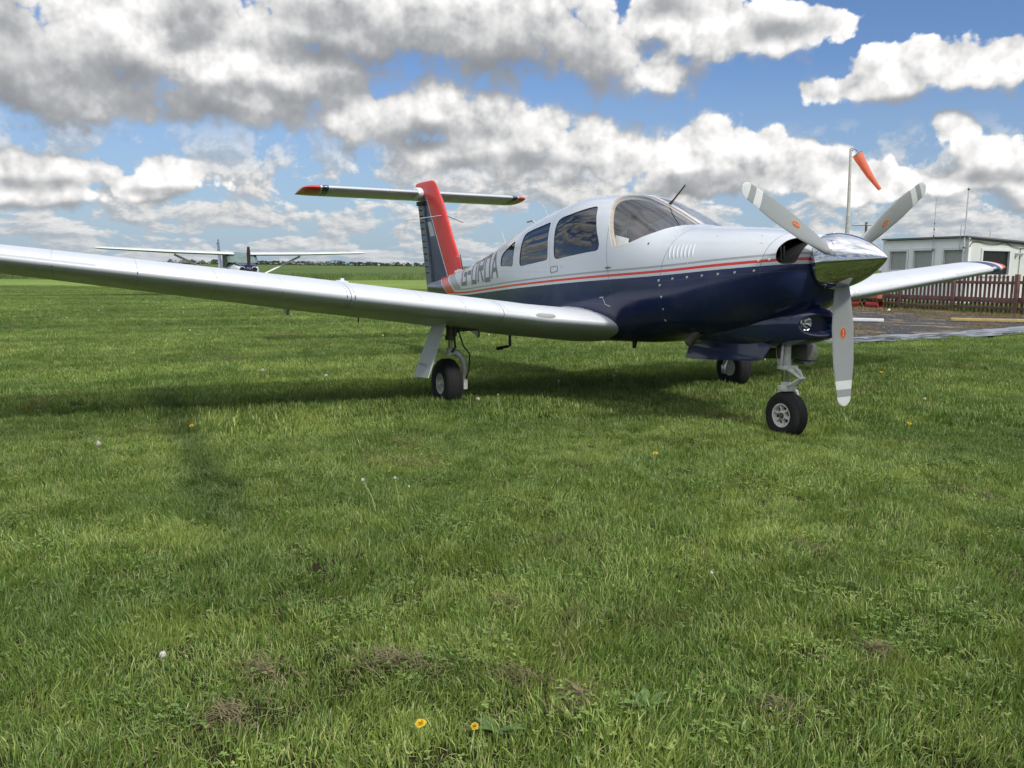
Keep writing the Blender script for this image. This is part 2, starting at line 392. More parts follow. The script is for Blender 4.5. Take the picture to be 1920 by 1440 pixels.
def fin_paint():
    m, nt, b = newmat('fin_paint')
    b.inputs['Coat Weight'].default_value = .2; b.inputs['Roughness'].default_value = .28
    v = coords(nt); x, y, z = sep(nt, v)
    q = math_n(nt, 'SUBTRACT', x, math_n(nt, 'MULTIPLY_ADD', math_n(nt, 'SUBTRACT', z, 1.118), .729, 6.798))   # > 0 aft of the red band
    lev = math_n(nt, 'MULTIPLY_ADD', math_n(nt, 'GREATER_THAN', q, -.022), .3, 0.)
    lev = math_n(nt, 'ADD', lev, math_n(nt, 'MULTIPLY', math_n(nt, 'GREATER_THAN', q, 0.), .3))
    lev = math_n(nt, 'MULTIPLY', lev, math_n(nt, 'LESS_THAN', z, 2.20))
    col = ramp(nt, lev, [(0, (.62, .035, .025)), (.2, (.8, .8, .8)), (.5, (.035, .048, .115))], 'CONSTANT')
    # pale square panel
    px = math_n(nt, 'MULTIPLY', math_n(nt, 'GREATER_THAN', z, 1.66), math_n(nt, 'LESS_THAN', z, 1.86))
    px = math_n(nt, 'MULTIPLY', px, math_n(nt, 'MULTIPLY', math_n(nt, 'GREATER_THAN', q, .05), math_n(nt, 'LESS_THAN', q, .27)))
    col = mixc(nt, px, col, (.50, .54, .57))
    dirt = noise_n(nt, v, 5, 8, .7, .4)
    nt.links.new(mixc(nt, maprange(nt, dirt, .5, .72, 0., .25), col, (.20, .23, .30)), b.inputs['Base Color'])
    nt.links.new(maprange(nt, dirt, .35, .7, .38, .55), b.inputs['Roughness']); b.inputs['Coat Weight'].default_value = .08
    return m
M['fin'] = fin_paint()

# ------------------------------------------------------------------ THE AEROPLANE
plane = empty('light_aircraft', (0, 0, 0))
tag(plane, 'white and navy low-wing T-tail aeroplane with red stripes and three-blade propeller, standing in the foreground', 'aeroplane')
def rootp(name, mb, mat, parent=None, smooth=True, angle=35): return mb.build(name, mat, parent or plane, smooth, angle)

xs = sorted(set([round(v, 4) for v in frange(.455, 7.5, 170)]+[.46, .47, .48, .49, .5, .51, .52, .54, .56, .58]))
ths = [-pi/2+2*pi*i/120 for i in range(121)]
holes = [w[2] for w in wins]+ints
vs, fs = param_mesh(xs, ths, holes)
# weld the seam along the belly and close the ends
k = len(vs)
bm = bmesh.new(); bv = [bm.verts.new(v) for v in vs]
for f in fs:
    try: bm.faces.new([bv[i] for i in f])
    except ValueError: pass
bmesh.ops.remove_doubles(bm, verts=bm.verts[:], dist=1e-5)
bm.verts.ensure_lookup_table()
for xe in (7.5,):
    ring = [e for e in bm.edges if e.is_boundary and all(abs(v.co.x-xe) < 1e-4 for v in e.verts)]
    if ring: bmesh.ops.contextual_create(bm, geom=ring)
bmesh.ops.recalc_face_normals(bm, faces=bm.faces)
me = bpy.data.meshes.new('fuselage'); bm.to_mesh(me); bm.free()
me.materials.append(M['livery']); me.polygons.foreach_set('use_smooth', [True]*len(me.polygons))
fus = bpy.data.objects.new('fuselage', me); C.objects.link(fus); fus.parent = plane

# panes, their rubber rims and the cabin lining
def inset(off): return lambda x, t: fpt(x, t)-fnorm(x, t)*off
for nm, sgn, P in wins:
    cx = [p[0] for p in P]; cy = [p[1] for p in P]
    vs, fs = param_mesh(frange(min(cx), max(cx), 26), frange(min(cy), max(cy), 26), [P], True, inset(.006))
    pane = obj('windscreen' if nm == 'ws' else 'window', vs, fs, M['glass'] if nm == 'ws' else M['glass_dark'], plane)
    vs2, fs2, rings = [], [], []
    Pi = offset_poly([(p[0]*SC, p[1]) for p in P], .022); Pi = [(p[0]/SC, p[1]) for p in Pi]
    mb = MB(); n = len(P)
    rr = [[fpt(*p) for p in P], [fpt(*p)-fnorm(*p)*.009 for p in P], [fpt(*p)-fnorm(*p)*.012 for p in Pi], [fpt(*p)-fnorm(*p)*.045 for p in Pi]]
    mb.loft(rr, False)
    mb.build('frame', M['beige'] if nm == 'ws' else M['black'], pane, True, 30)
lin_holes = [P for nm, s, P in wins]
def lining(x, t): return fpt(x, t)-fnorm(x, t)*.045
vs, fs = param_mesh(frange(1.72, 4.7, 60), frange(-.9, pi+.9, 60), lin_holes, False, lining)
obj('cabin_lining', vs, fs, simple('cabin_lining', (.50, .47, .43), .85, vary=.1), plane)
mb = MB(); mb.box((3.2, 0, .80), (2.3, .86, .03)); rootp('cabin_floor', mb, M['cloth'])
mb = MB(); mb.loft([[fpt(xq, 2*pi*j/40)-fnorm(xq, 2*pi*j/40)*.05 for j in range(40)] for xq in (4.66, 4.69)]); rootp('baggage_bulkhead', mb, M['cloth'])
# glare shield and panel
mb = MB(); mb.loft([[(1.70+dx, y*w, zz) for y, dx in ((-.5, .1), (-.3, 0), (0, -.02), (.3, 0), (.5, .1))]+[(2.12, .47*w2, zz2), (2.15, 0, zz2+.02), (2.12, -.47*w2, zz2)] for zz, zz2, w, w2 in ((1.40, 1.38, 1, 1), (1.425, 1.40, .98, .98))])
rootp('glare_shield', mb, M['black'])
mb = MB(); mb.box((2.09, 0, 1.23), (.03, .96, .32), None, .01)
for yy in (-.35, -.22, -.09, .12, .25): 
    for zz in (1.28, 1.17): mb.lathe([(0, .045), (.012, .045), (.012, .036), (.008, .034), (.008, 0)], (2.105, yy, zz), (1, 0, 0), 16)
rootp('instrument_panel', mb, M['black'])
for yy in (-.25, .25):
    mb = MB(); mb.tube([(2.1, yy, 1.14), (2.27, yy, 1.15)], .012, 8)
    mb.tube([(2.27, yy-.13, 1.23), (2.27, yy-.13, 1.16), (2.27, yy-.08, 1.13), (2.27, yy+.08, 1.13), (2.27, yy+.13, 1.16), (2.27, yy+.13, 1.23)], .014, 8)
    rootp('control_yoke', mb, M['black'])
def seat(xc, yc, mat):
    e = None
    mb = MB(); mb.box((xc, yc, .92), (.46, .44, .14), None, .05)
    s_ = mb.build('seat', mat, plane)
    mb = MB(); T = Matrix.Translation((xc+.25, yc, 1.20)) @ Matrix.Rotation(R(14), 4, 'Y')
    mb.box((0, 0, 0), (.12, .42, .56), T, .05); mb.build('backrest', mat, s_)
    mb = MB(); T = Matrix.Translation((xc+.34, yc, 1.53)) @ Matrix.Rotation(R(12), 4, 'Y')
    mb.box((0, 0, 0), (.09, .25, .15), T, .04); mb.tube([(xc+.33, yc-.06, 1.44), (xc+.34, yc-.06, 1.52)], .007, 6); mb.tube([(xc+.33, yc+.06, 1.44), (xc+.34, yc+.06, 1.52)], .007, 6)
    mb.build('headrest', mat, s_)
seat(2.62, -.26, M['pink']); seat(2.62, .27, M['pink']); seat(3.42, -.24, M['cloth']); seat(3.42, .25, M['cloth'])
# folded chart lying by the starboard window
mb = MB(); mb.loft([[(2.17, .43, 1.40), (2.30, .47, 1.405), (2.33, .44, 1.50), (2.20, .40, 1.47)], [(2.172, .425, 1.40), (2.302, .465, 1.405), (2.332, .435, 1.50), (2.202, .395, 1.47)]])
ch = mb.build('paper_chart', M['paper'], None, False); tag(ch, 'folded white paper chart propped inside the windscreen corner of the low-wing aeroplane', 'paper')

# intake ducts: dark boxes behind the two openings, with a brace and baffle
for sgn, P in ((1, ints[0]), (-1, ints[1])):
    mb = MB(); n = len(P)
    c = Vector((.74, .22*sgn, 1.34))
    r0 = [fpt(*p) for p in P]; r1 = [fpt(*p)-fnorm(*p)*.008 for p in P]
    r2 = [p.lerp(Vector((p.x+.22, p.y*.9, p.z)), 1.) for p in r1]
    mb.loft([r0, r1, r2], False); mb.add(r2, [list(range(n))])
    d = mb.build('cooling_intake', M['dark'], plane, True, 30)
    mb = MB(); mb.tube([(.60, .30*sgn, 1.38), (.62, .27*sgn, 1.28)], .006, 6); mb.tube([(.60, .27*sgn, 1.38), (.62, .24*sgn, 1.28)], .006, 6)
    mb.build('baffle_rod', M['steel'], d)
# nose ring behind the spinner
mb = MB(); zc = 1.278
mb.loft([[fpt(.455, 2*pi*j/48) for j in range(48)], [(.452, .165*cos(2*pi*j/48), zc+.125*sin(2*pi*j/48)) for j in range(48)], [(.452, .05*cos(2*pi*j/48), zc+.05*sin(2*pi*j/48)) for j in range(48)]], True)
rootp('nose_ring', mb, M['livery'])

# chin fairing with landing light
def chin_ring(x, w, zt, zb, cy=0., n=32, e=2.2):
    zm = (zt+zb)/2; h = (zt-zb)/2
    return [(x, cy+w*math.copysign(abs(cos(a))**(2/e), cos(a)), zm+h*math.copysign(abs(sin(a))**(2/e), sin(a))) for a in (2*pi*j/n for j in range(n))]
SHK = lambda x: .85*max(0, 1-(x-.47)/.35)
def chin_r2(x, w, a, b): return [(p[0]+SHK(x)*(p[1]+.04), p[1], p[2]) for p in chin_ring(x, w, a, b)]
CH = [(.47,.105,.925,.775),(.485,.125,.945,.755),(.53,.15,.965,.735),(.64,.185,.985,.705),(.80,.22,.995,.672),(1.0,.25,.99,.65),(1.25,.26,.96,.64),(1.5,.25,.92,.643),(1.75,.20,.85,.655)]
mb = MB(); mb.loft([chin_r2(x, w, a, b) for x, w, a, b in CH], False)
def mouth(x, w, a, b): return [(p[0]+.85*(p[1]+.04), p[1], p[2]) for p in chin_ring(x, w, a, b)]
mb.loft([mouth(.47, .105, .925, .775), mouth(.475, .094, .916, .785), mouth(.57, .092, .912, .79)], False)
mb.add(mouth(.57, .092, .912, .79), [list(range(32))])
chin = rootp('chin_fairing', mb, M['blue'])
mb = MB(); lc = (.585, .045, .860)
mb.lathe([(0, .052), (-.006, .050), (-.006, .046), (.0, .044), (.03, .02), (.035, 0)], lc, (1, 0, 0), 28)
ll = mb.build('landing_light', M['chrome'], plane)
mb = MB(); mb.lathe([(-.008, 0), (-.006, .02), (-.002, .044)], lc, (1, 0, 0), 24)
mb.build('lens', glass('lamp_lens', (.95, .95, .95)), ll)

# spinner and propeller
thr = Vector((1, 0, -.05)).normalized()      # thrust line, pointing aft
tip = Vector((0, 0, 1.300))
mb = MB(); prof = []
for i in range(33):
    t = i/32; h = .44*t; r = .186*(sin(pi/2*min(1, t*1.02))**.80)
    prof.append((h, max(r, .0005)))
prof += [(.444, .183), (.447, .15), (.447, .02)]
mb.lathe(prof, tip, thr, 72)
prop = empty('propeller', (0, 0, 0)); prop.parent = plane
spn = mb.build('spinner', M['chrome'], prop, True, 60)
for a in range(14):
    an = 2*pi*a/14+.2; mb = MB()
    u = Vector((0, 1, 0)); w = thr.cross(u); p = tip+thr*.418+(u*cos(an)+w*sin(an))*.1865
    mb.lathe([(0, .006), (.002, .005), (.002, 0)], p, (u*cos(an)+w*sin(an)), 8)
    mb.build('screw', M['steel'], spn)
def blade_paint():
    m, nt, b = newmat('propeller_blade_paint'); b.inputs['Roughness'].default_value = .42
    v = coords(nt); x, y, z = sep(nt, v)
    g = (.25, .265, .265); w = (.56, .58, .57)
    col = ramp(nt, z, [(0, g), (.790, w), (.848, g), (.900, w)], 'CONSTANT')
    n_ = noise_n(nt, v, 14, 6, .65)
    nt.links.new(mixc(nt, maprange(nt, n_, .5, .8, 0., .2), col, (.12, .12, .11)), b.inputs['Base Color'])
    nt.links.new(maprange(nt, n_, .3, .7, .3, .5), b.inputs['Roughness']); return m
BPM = blade_paint()
hub = tip+thr*.355
def blade_mesh():
    mb = MB(); rings = []
    for i in range(41):
        r = .10+(.965-.10)*(1-(1-i/40)**1.7); t = r/.965
        ch = .078+(.154-.078)*min(1, max(0, (t-.13)/.32))**.75
        if t > .72: ch = .150-(t-.72)/.28*.052
        if t > .945: ch *= sqrt(max(0.02, 1-((t-.945)/.056)**2))
        th = .055-(.055-.014)*min(1, (t-.10)/.42)**.8
        if t > .52: th = .014-(t-.52)*.018
        beta = R(34-(34-8)*min(1, max(0, (t-.12)/.88))**.62)
        rd = .5 if t < .2 else .34
        ring = []
        for j in range(24):
            a = 2*pi*j/24; cx_ = cos(a)*ch/2; ty = sin(a)*th/2*(1.25 if sin(a) > 0 else .7)
            # chord lies between the disc plane (y) and the thrust axis (x)
            Y = cx_*cos(beta)-ty*sin(beta); X = -cx_*sin(beta)-ty*cos(beta)
            ring.append((X, Y, r))
        rings.append(ring)
    mb.loft(rings, True); return mb
bmb = blade_mesh(); bme = None
def decal_mesh(cx, cy, a, b, n=28): return [(cx+a*cos(2*pi*i/n), cy+b*sin(2*pi*i/n)) for i in range(n)]
M['gold'] = simple('gold_ink', (.42, .30, .13), .4, vary=.05); M['orange_ink'] = simple('orange_ink', (.40, .055, .022), .4, vary=.1); M['cream_ink'] = simple('cream_ink', (.75, .62, .42), .4)
def text_mesh(s, size, name):
    cu = bpy.data.curves.new(name, 'FONT'); cu.body = s; cu.size = size; cu.align_x = 'CENTER'; cu.align_y = 'CENTER'; cu.resolution_u = 2
    o = bpy.data.objects.new(name, cu); C.objects.link(o); dg = bpy.context.evaluated_depsgraph_get()
    me = bpy.data.meshes.new_from_object(o.evaluated_get(dg)); vs = [v.co.copy() for v in me.vertices]; fs = [list(p.vertices) for p in me.polygons]
    bpy.data.objects.remove(o); return vs, fs
LTXT = text_mesh('HARTZELL', .016, 'blade_lettering')
def blade_surface(r, s, off=.0015):
    """point on the camera-side (front) face of a blade: radius r, chord fraction s in -1..1"""
    t = r/.965
    ch = .078+(.154-.078)*min(1, max(0, (t-.13)/.32))**.75
    th = .055-(.055-.014)*min(1, (t-.10)/.42)**.8
    if t > .52: th = .014-(t-.52)*.018
    beta = R(34-(34-8)*min(1, max(0, (t-.12)/.88))**.62)
    cx_ = s*ch/2; ty = sqrt(max(0, 1-s*s))*th/2*1.25+off
    return (-cx_*sin(beta)-ty*cos(beta), cx_*cos(beta)-ty*sin(beta), r)
for kb in range(3):
    phi = R(-3.16)+kb*2*pi/3
    # local +z of the blade points outwards; phi measured from straight down towards starboard
    u = Vector((0, 1, 0)); dn = -(u.cross(thr)).normalized()
    if dn.z > 0: dn = -dn
    out = (dn*cos(phi)+u*sin(phi)).normalized()
    yax = thr.cross(out).normalized()*(-1)
    Mx = Matrix((( thr.x, yax.x, out.x), (thr.y, yax.y, out.y), (thr.z, yax.z, out.z))).to_4x4(); Mx.translation = hub
    cf = MB(); cf.tube([(0, 0, .10), (0, 0, .168)], [.060, .060], 20); cb = cf.build('blade_boot', M['black'], prop); cb.matrix_local = Mx
    if bme is None:
        b0 = bmb.build('blade', BPM, prop, True, 50); bme = b0.data
    else:
        b0 = bpy.data.objects.new('blade', bme); C.objects.link(b0); b0.parent = prop
    b0.matrix_local = Mx
    # oval maker's badge
    for (ra, sa, off, mt, nm) in ((.042, .31, .0012, M['gold'], 'badge'), (.035, .24, .0022, M['orange_ink'], 'badge_centre')):
        o_ = [blade_surface(.475+ra*cos(2*pi*i/28), -.05+sa*sin(2*pi*i/28), off) for i in range(28)]
        o_.append(blade_surface(.475, -.05, off)); ob = obj(nm, o_, [(i, (i+1) % 28, 28) for i in range(28)], mt, b0)
    vs_ = [blade_surface(.475+v.x*.72, -.05+v.y*12, .003) for v in LTXT[0]]
    obj('badge_lettering', vs_, LTXT[1], M['cream_ink'], b0, False)
mb = MB(); mb.lathe([(0, .075), (.12, .075)], tip+thr*.30, thr, 24, True)
for kb in range(3):
    phi = R(-3.16)+kb*2*pi/3; u = Vector((0, 1, 0)); dn = Vector((-.05, 0, -1)); out = (dn*cos(phi)+u*sin(phi)).normalized()
    mb.tube([hub, hub+out*.145], [.052, .044], 16)
mb.build('hub', M['dark'], prop)

# fasteners down the cowl seam
scr = [(1.57,1.135),(1.421,1.149),(1.274,1.162),(1.132,1.175),(.989,1.187),(.851,1.199),(.706,1.211),(1.554,1.099),(1.533,1.012),(1.535,.919),(1.568,.832),(.689,1.278),(.615,1.287)]
for x_, z_ in scr:
    th = theta(x_, z=z_); p = fpt(x_, th); n_ = fnorm(x_, th)
    mb = MB(); mb.lathe([(-.001, .0105), (.003, .0095), (.004, .006), (.004, 0)], p, n_, 12); mb.build('fastener', M['steel'], plane)
for x_, z_ in [(1.60,1.47),(1.18,1.46),(.80,1.45),(.74,1.40),(1.50,1.255),(1.30,1.262)]:
    th = theta(x_, z=z_); p = fpt(x_, th); n_ = fnorm(x_, th)
    mb = MB(); mb.lathe([(-.001, .006), (.002, .005), (.002, 0)], p, n_, 10); mb.build('fastener', M['steel'], plane)
# louvres in the upper cowl
mb = MB()
for i in range(7):
    x0 = 1.545-.0385*i; pts = []
    rings = []
    for k_ in range(9):
        t = k_/8; z_ = 1.395-.105*t+.002*i; xx = x0-.11*t*.25*2+.012
        w = .006*sin(pi*min(1, max(.08, t*1.0)))**.5
        th = theta(xx, z=z_); p = fpt(xx, th); n_ = fnorm(xx, th)
        rings.append([p+Vector((-.011, 0, 0))-n_*.001, p+Vector((-.004, 0, 0))+n_*w, p+Vector((.004, 0, 0))+n_*w*.75, p+Vector((.008, 0, 0))-n_*.001])
    mb.loft(rings, True)
rootp('cowl_louvres', mb, M['livery'])
# door handle, lock
mb = MB()
P = [(3.135,1.215),(3.125,1.235),(3.02,1.245),(3.005,1.235),(3.005,1.205),(3.02,1.195),(3.12,1.185),(3.135,1.195)]
mb.tube([side(a-.0, b, .001) for a, b in P]+[side(*P[0], .001)], .0028, 6)
rootp('door_latch', mb, M['rusty'])
mb = MB(); th = theta(2.93, z=1.245); mb.lathe([(0, .010), (.004, .008), (.004, 0)], fpt(2.93, th), fnorm(2.93, th), 10); rootp('door_lock', mb, M['steel'])
mb = MB(); mb.tube([side(2.235, 1.225, .004), side(2.205, 1.233, .007), side(2.165, 1.232, .004)], [.004, .006, .003], 6); rootp('door_hinge', mb, M['rusty'])
mb = MB(); mb.tube([side(2.30, .985, .003), side(2.24, .99, .006)], .004, 6); mb.tube([side(2.26, .985, .003), side(2.22, .93, .003), side(2.15, .915, .003)], .002, 5); rootp('step_hinge', mb, M['steel'])
# weather strip / outside lip under the windscreen
# ---- registration
LET = {'G': [[(1, .80), (1, 1), (0, 1), (0, 0), (1, 0), (1, .46), (.55, .46)]],
       'O': [[(0, 0), (1, 0), (1, 1), (0, 1), (0, -.0)]],
       'R': [[(0, 0), (0, 1), (1, 1), (1, .54), (0, .54)], [(.42, .54), (1, 0)]],
       'A': [[(0, 0), (.5, 1.), (1, 0)], [(.2, .33), (.8, .33)]],
       '-': [[(0, .48), (1, .48)]]}
def bcurve(x):
    BP = [(.45,1.262),(.566,1.252),(.99,1.219),(1.573,1.172),(2.683,1.105),(3.84,1.029),(4.84,.961),(5.78,.901),(6.40,.883),(7.6,.86)]
    for (a, b), (c, d) in zip(BP, BP[1:]):
        if x <= c: return b+(d-b)*(x-a)/(c-a)
def on_skin(u, v, off):
    """u = station, v = arc length up the skin from the lettering base line"""
    u2 = u+v*.26; x_ = u2
    th = theta(x_, z=bcurve(u)+.110); s_ = 0; p = fpt(x_, th)
    while s_ < v:
        q = fpt(x_, th+.01); s_ += (q-p).length; p = q; th += .01
    return p+fnorm(x_, th)*off
reg = M['grey_ink'] = simple('registration_grey', (.14, .14, .15), .4, vary=.1)
spans = [('G', 5.78, 5.60), ('-', 5.53, 5.43), ('O', 5.36, 5.20), ('R', 5.11, 4.94), ('O', 4.86, 4.69), ('A', 4.62, 4.43)]
for chx, x0, x1 in spans:
    mb = MB(); H = .284-.036*(x0-4.6)/1.15
    for st in LET[chx]:
        pts = [Vector((x0+(x1-x0)*a, H*b)) for a, b in st]
        wv, wh = .036, .036
        for a, b in zip(pts, pts[1:]):
            L = (b-a).length; d = (b-a).normalized(); nrm = Vector((-d.y, d.x))*((.0175 if abs(d.y) > abs(d.x)*.8 else (.024 if a.y < .1 else .030)) if chx != '-' else .026)
            a2 = a-d*.017*(chx != 'A'); b2 = b+d*.017*(chx != 'A'); ns = max(2, int(L/.02))
            vv = []
            for i in range(ns+1):
                c_ = a2.lerp(b2, i/ns)
                for w in (-1, 0, 1): 
                    q = c_+nrm*w; vv.append(on_skin(q.x, max(0, q.y+.02), .0022))
            mb.add(vv, [(i*3+j, i*3+j+1, i*3+j+4, i*3+j+3) for i in range(ns) for j in (0, 1)])
    mb.build('registration_letter', reg, fus, False)

# ---- wings
def LE(y):
    a = abs(y)
    return 2.12+(2.43-2.12)*(a-.45)/.75 if a < 1.2 else 2.43+.045*(a-1.2)
def TE(y):
    a = abs(y); return 4.03 if a < 2.9 else 4.03-(a-2.9)*(.36/2.4)
def ZL(y):
    a = abs(y); return .787+(a-.45)*.078 if a < 1.2 else .852+.1135*(a-1.2)
def thick_at(x, t, m=.40):
    return t/2*(sqrt(max(0, 1-(1-x/m)**2)) if x < m else max(0, 1-((x-m)/(1-m))**1.75)*(1-.0)+.004)
def airfoil(n=36, t=.15, c=.02, p=.4):
    up, lo = [], []
    for i in range(n+1):
        b = pi*i/n; x = .5*(1-cos(b))
        yt = thick_at(x, t)
        yc = c/p**2*(2*p*x-x*x) if x < p else c/(1-p)**2*((1-2*p)+2*p*x-x*x)
        up.append((x, yc+yt)); lo.append((x, yc-yt))
    return up[::-1]+lo[1:-1]
AF = airfoil(34)
def wing_section(y, sgn, le, te, zl, inc, tc=.15):
    ch = te-le; out = []
    for a, b in AF:
        x_ = a*ch; z_ = b*ch*tc/.15
        out.append((le+x_*cos(inc)+z_*sin(inc), sgn*y, zl-x_*sin(inc)+z_*cos(inc)))
    return out
for sgn in (1, -1):
    mb = MB(); rings = []
    ys = [.30, .45, .6, .75, .9, 1.05, 1.2, 1.5, 1.9, 2.3, 2.65, 2.9, 3.2, 3.6, 4., 4.4, 4.8, 5.0, 5.15, 5.22]
    for y in ys:
        le, te = LE(y), TE(y); ch = te-le
        rings.append(wing_section(y, sgn, le, te, ZL(y)-.022, R(6.3-2.2*max(0, y-1)/4.3), .165 if y > 1.2 else .165*1.6/ch))
    le0, te0, z0 = LE(5.22), TE(5.22), ZL(5.22)-.022
    for dy, kk, lef in ((.06, .93, .02), (.11, .78, .06), (.15, .58, .12), (.175, .36, .20), (.19, .12, .32)):
        le = le0+lef*.6; te = te0-lef*.2
        rings.append([(a, b, z0+.02*0+dy*.12+(c-(z0-.0))*kk-.0) for a, b, c in wing_section(5.22+dy, sgn, le, te, z0, R(4.1), .165*(te0-le0)/(te-le))])
    mb.loft(rings, True)
    w = rootp('wing', mb, M['wing'], angle=50)
    def wsurf(y, xf, lower=False, off=0.):
        le, te = LE(y), TE(y); ch = te-le; inc = R(6.3-2.2*max(0, y-1)/4.3); tc = .165 if y > 1.2 else .165*1.6/ch
        i = min(range(35), key=lambda i: abs(.5*(1-cos(pi*i/34))-xf)); x = .5*(1-cos(pi*i/34))
        yt = thick_at(x, tc); c, p = .02, .4
        yc = c/p**2*(2*p*x-x*x) if x < p else c/(1-p)**2*((1-2*p)+2*p*x-x*x)
        z_ = (yc+(-yt if lower else yt)+(-off if lower else off)/ch)*ch; x_ = x*ch
        return Vector((le+x_*cos(inc)+z_*sin(inc), sgn*y, ZL(y)-.022-x_*sin(inc)+z_*cos(inc)))
    def strip(y0, y1, xf0, w_=.012, off=.010, mat='white', name='stall_strip'):
        mb = MB(); rings = []
        for i in range(9):
            y = y0+(y1-y0)*i/8; p = wsurf(y, xf0); q = wsurf(y, xf0+.012); n_ = Vector((-.8, 0, .35)).normalized()
            rings.append([p, p.lerp(q, .5)+n_*off, q])
        mb.loft(rings, True); return mb.build(name, M[mat], w, False)
    strip(2.72, 3.35, .002); strip(1.12, 1.38, .004); strip(4.35, 5.1, .002)
    # oval light/vent in the leading-edge glove
    mb = MB(); o_ = []
    for i in range(24):
        y = 1.07+.075*cos(2*pi*i/24); p = wsurf(y, .004); o_.append(p+Vector((-.004, 0, .012+.022*sin(2*pi*i/24))))
    mb.add(o_+[Vector((LE(1.07)-.006, sgn*1.07, ZL(1.07)+.012))], [(i, (i+1) % 24, 24) for i in range(24)])
    mb.build('inlet_screen', M['grey_paint'], w)
    mb = MB(); rings = []
    for i in range(9):
        t = i/8; xa = .10+.42*t; y_a = 2.02-.22*t+.10*sin(pi*t)*(1-t); rings.append([wsurf(y_a, xa, True, .003), wsurf(y_a-.20+.05*t, xa, True, .003)])
    vs_ = [v for r_ in rings for v in r_]; mb.add(vs_, [(2*i, 2*i+1, 2*i+3, 2*i+2) for i in range(8)]); mb.build('gear_panel', M['door_white'], w, False)
    # fuel cap
    mb = MB(); p = wsurf(2.62, .25); mb.lathe([(0, .05), (.01, .05), (.012, .035), (.016, .015), (.03, .014), (.03, 0)], p, (-.05*0, -.1*sgn, 1), 20); mb.build('fuel_cap', M['white'], w)
    # hinge brackets below the trailing edge
    for y in (1.05, 2.85):
        mb = MB(); a = wsurf(y, .80, True); b = wsurf(y, .93, True)
        mb.loft([[(a.x, a.y+dy, a.z+.01), (a.x+.02, a.y+dy, a.z-.055), (a.x+.05, a.y+dy, a.z-.045), (b.x+.04, b.y+dy, b.z+.005)] for dy in (-.012, .012)])
        mb.build('hinge_bracket', M['grey_paint'], w, False)
    for y in (2.25,): 
        mb = MB(); p = wsurf(y, .75, True); mb.tube([p, p+Vector((.01, 0, -.05))], .006, 6); mb.build('drain_mast', M['black'], w)
    # flap / aileron break lines as slim dark gaps on the upper surface
    for y0, y1 in ((.62, 2.82), (2.86, 5.0)):
        mb = MB(); rings = []
        for i in range(12):
            y = y0+(y1-y0)*i/11; p = wsurf(y, .78, False, .0015); q = wsurf(y, .78, False, .0015)+Vector((.006, 0, -.0008)); rings.append([p, q])
        vs_ = [v for r_ in rings for v in r_]; mb.add(vs_, [(2*i, 2*i+1, 2*i+3, 2*i+2) for i in range(11)]); mb.build('flap_gap' if y0 < 1 else 'aileron_gap', M['dark'], w, False)
    # root fillet strip
    mb = MB(); rings = []
    for i in range(30):
        xf = .10+.85*i/29; y = .60
        p = wsurf(.59, xf, False, .0); q = Vector((p.x, sgn*(par(p.x)[2]-.012), p.z+.05*min(1, i/9)-.004)); rings.append([p+Vector((0, sgn*.05, .0)), q.lerp(p, .55)+Vector((0, 0, .0)), q])
    vs_ = [v for r_ in rings for v in r_]; mb.add(vs_, [(3*i+j, 3*i+j+1, 3*i+j+4, 3*i+j+3) for i in range(29) for j in (0, 1)]); mb.build('root_fillet', M['wing'], w)

# ---- tail
finp = [(z, le, te) for z, le, te in ((.93,6.30,7.635),(1.12,6.40,7.69),(1.25,6.46,7.728),(1.38,6.535,7.765),(1.64,6.735,7.841),(2.046,7.02,7.959),(2.15,7.10,7.99),(2.254,7.205,8.02),(2.33,7.27,8.06),(2.38,7.325,8.08),(2.41,7.38,8.07),(2.425,7.46,8.0))]
mb = MB(); rings = []
for z, le, te in finp:
    # the fin proper stops at the rudder hinge below the tailplane
    te_ = te if z > 2.2 else te-.245
    th = .105 if z < 2.2 else .105-.06*(z-2.2)/.22
    if z > 2.42: th = .02
    rings.append([(le+(te_-le)*a, (1 if i < 35 else -1)*abs(b)*th/.15, z) for i, (a, b) in enumerate(airfoil(34, .15, 0.))])
mb.loft(rings, True); fin = rootp('fin', mb, M['fin'], angle=60)
mb = MB(); rings = []; nz = 23
for i in range(nz):
    z = .90+(2.13-.90)*i/(nz-1)
    for k_ in range(len(finp)-1):
        if finp[k_][0] <= max(z, .93) <= finp[k_+1][0]:
            t = (max(z, .93)-finp[k_][0])/(finp[k_+1][0]-finp[k_][0]); le = finp[k_][1]+(finp[k_+1][1]-finp[k_][1])*t; te = finp[k_][2]+(finp[k_+1][2]-finp[k_][2])*t
    h = te-.262
    for dz, w_ in ((-.020, .030), (-.004, .030), (0, .024), (.004, .030)):
        rings.append([(h, w_, z+dz), (te-.01, .006, z+dz), (te, 0, z+dz), (te-.01, -.006, z+dz), (h, -w_, z+dz)])
mb.loft(rings, True); rud = rootp('rudder', mb, simple('rudder_paint', (.13, .155, .20), .4, vary=.25, vscale=14), smooth=False)
for i in range(11):
    z = 1.16+.088*i; te_ = 7.632+.291*(z-.922); mb = MB(); mb.box((te_-.150, 0, z), (.17, .050, .012)); mb.build('rib_seam', M['dark'], rud, False)
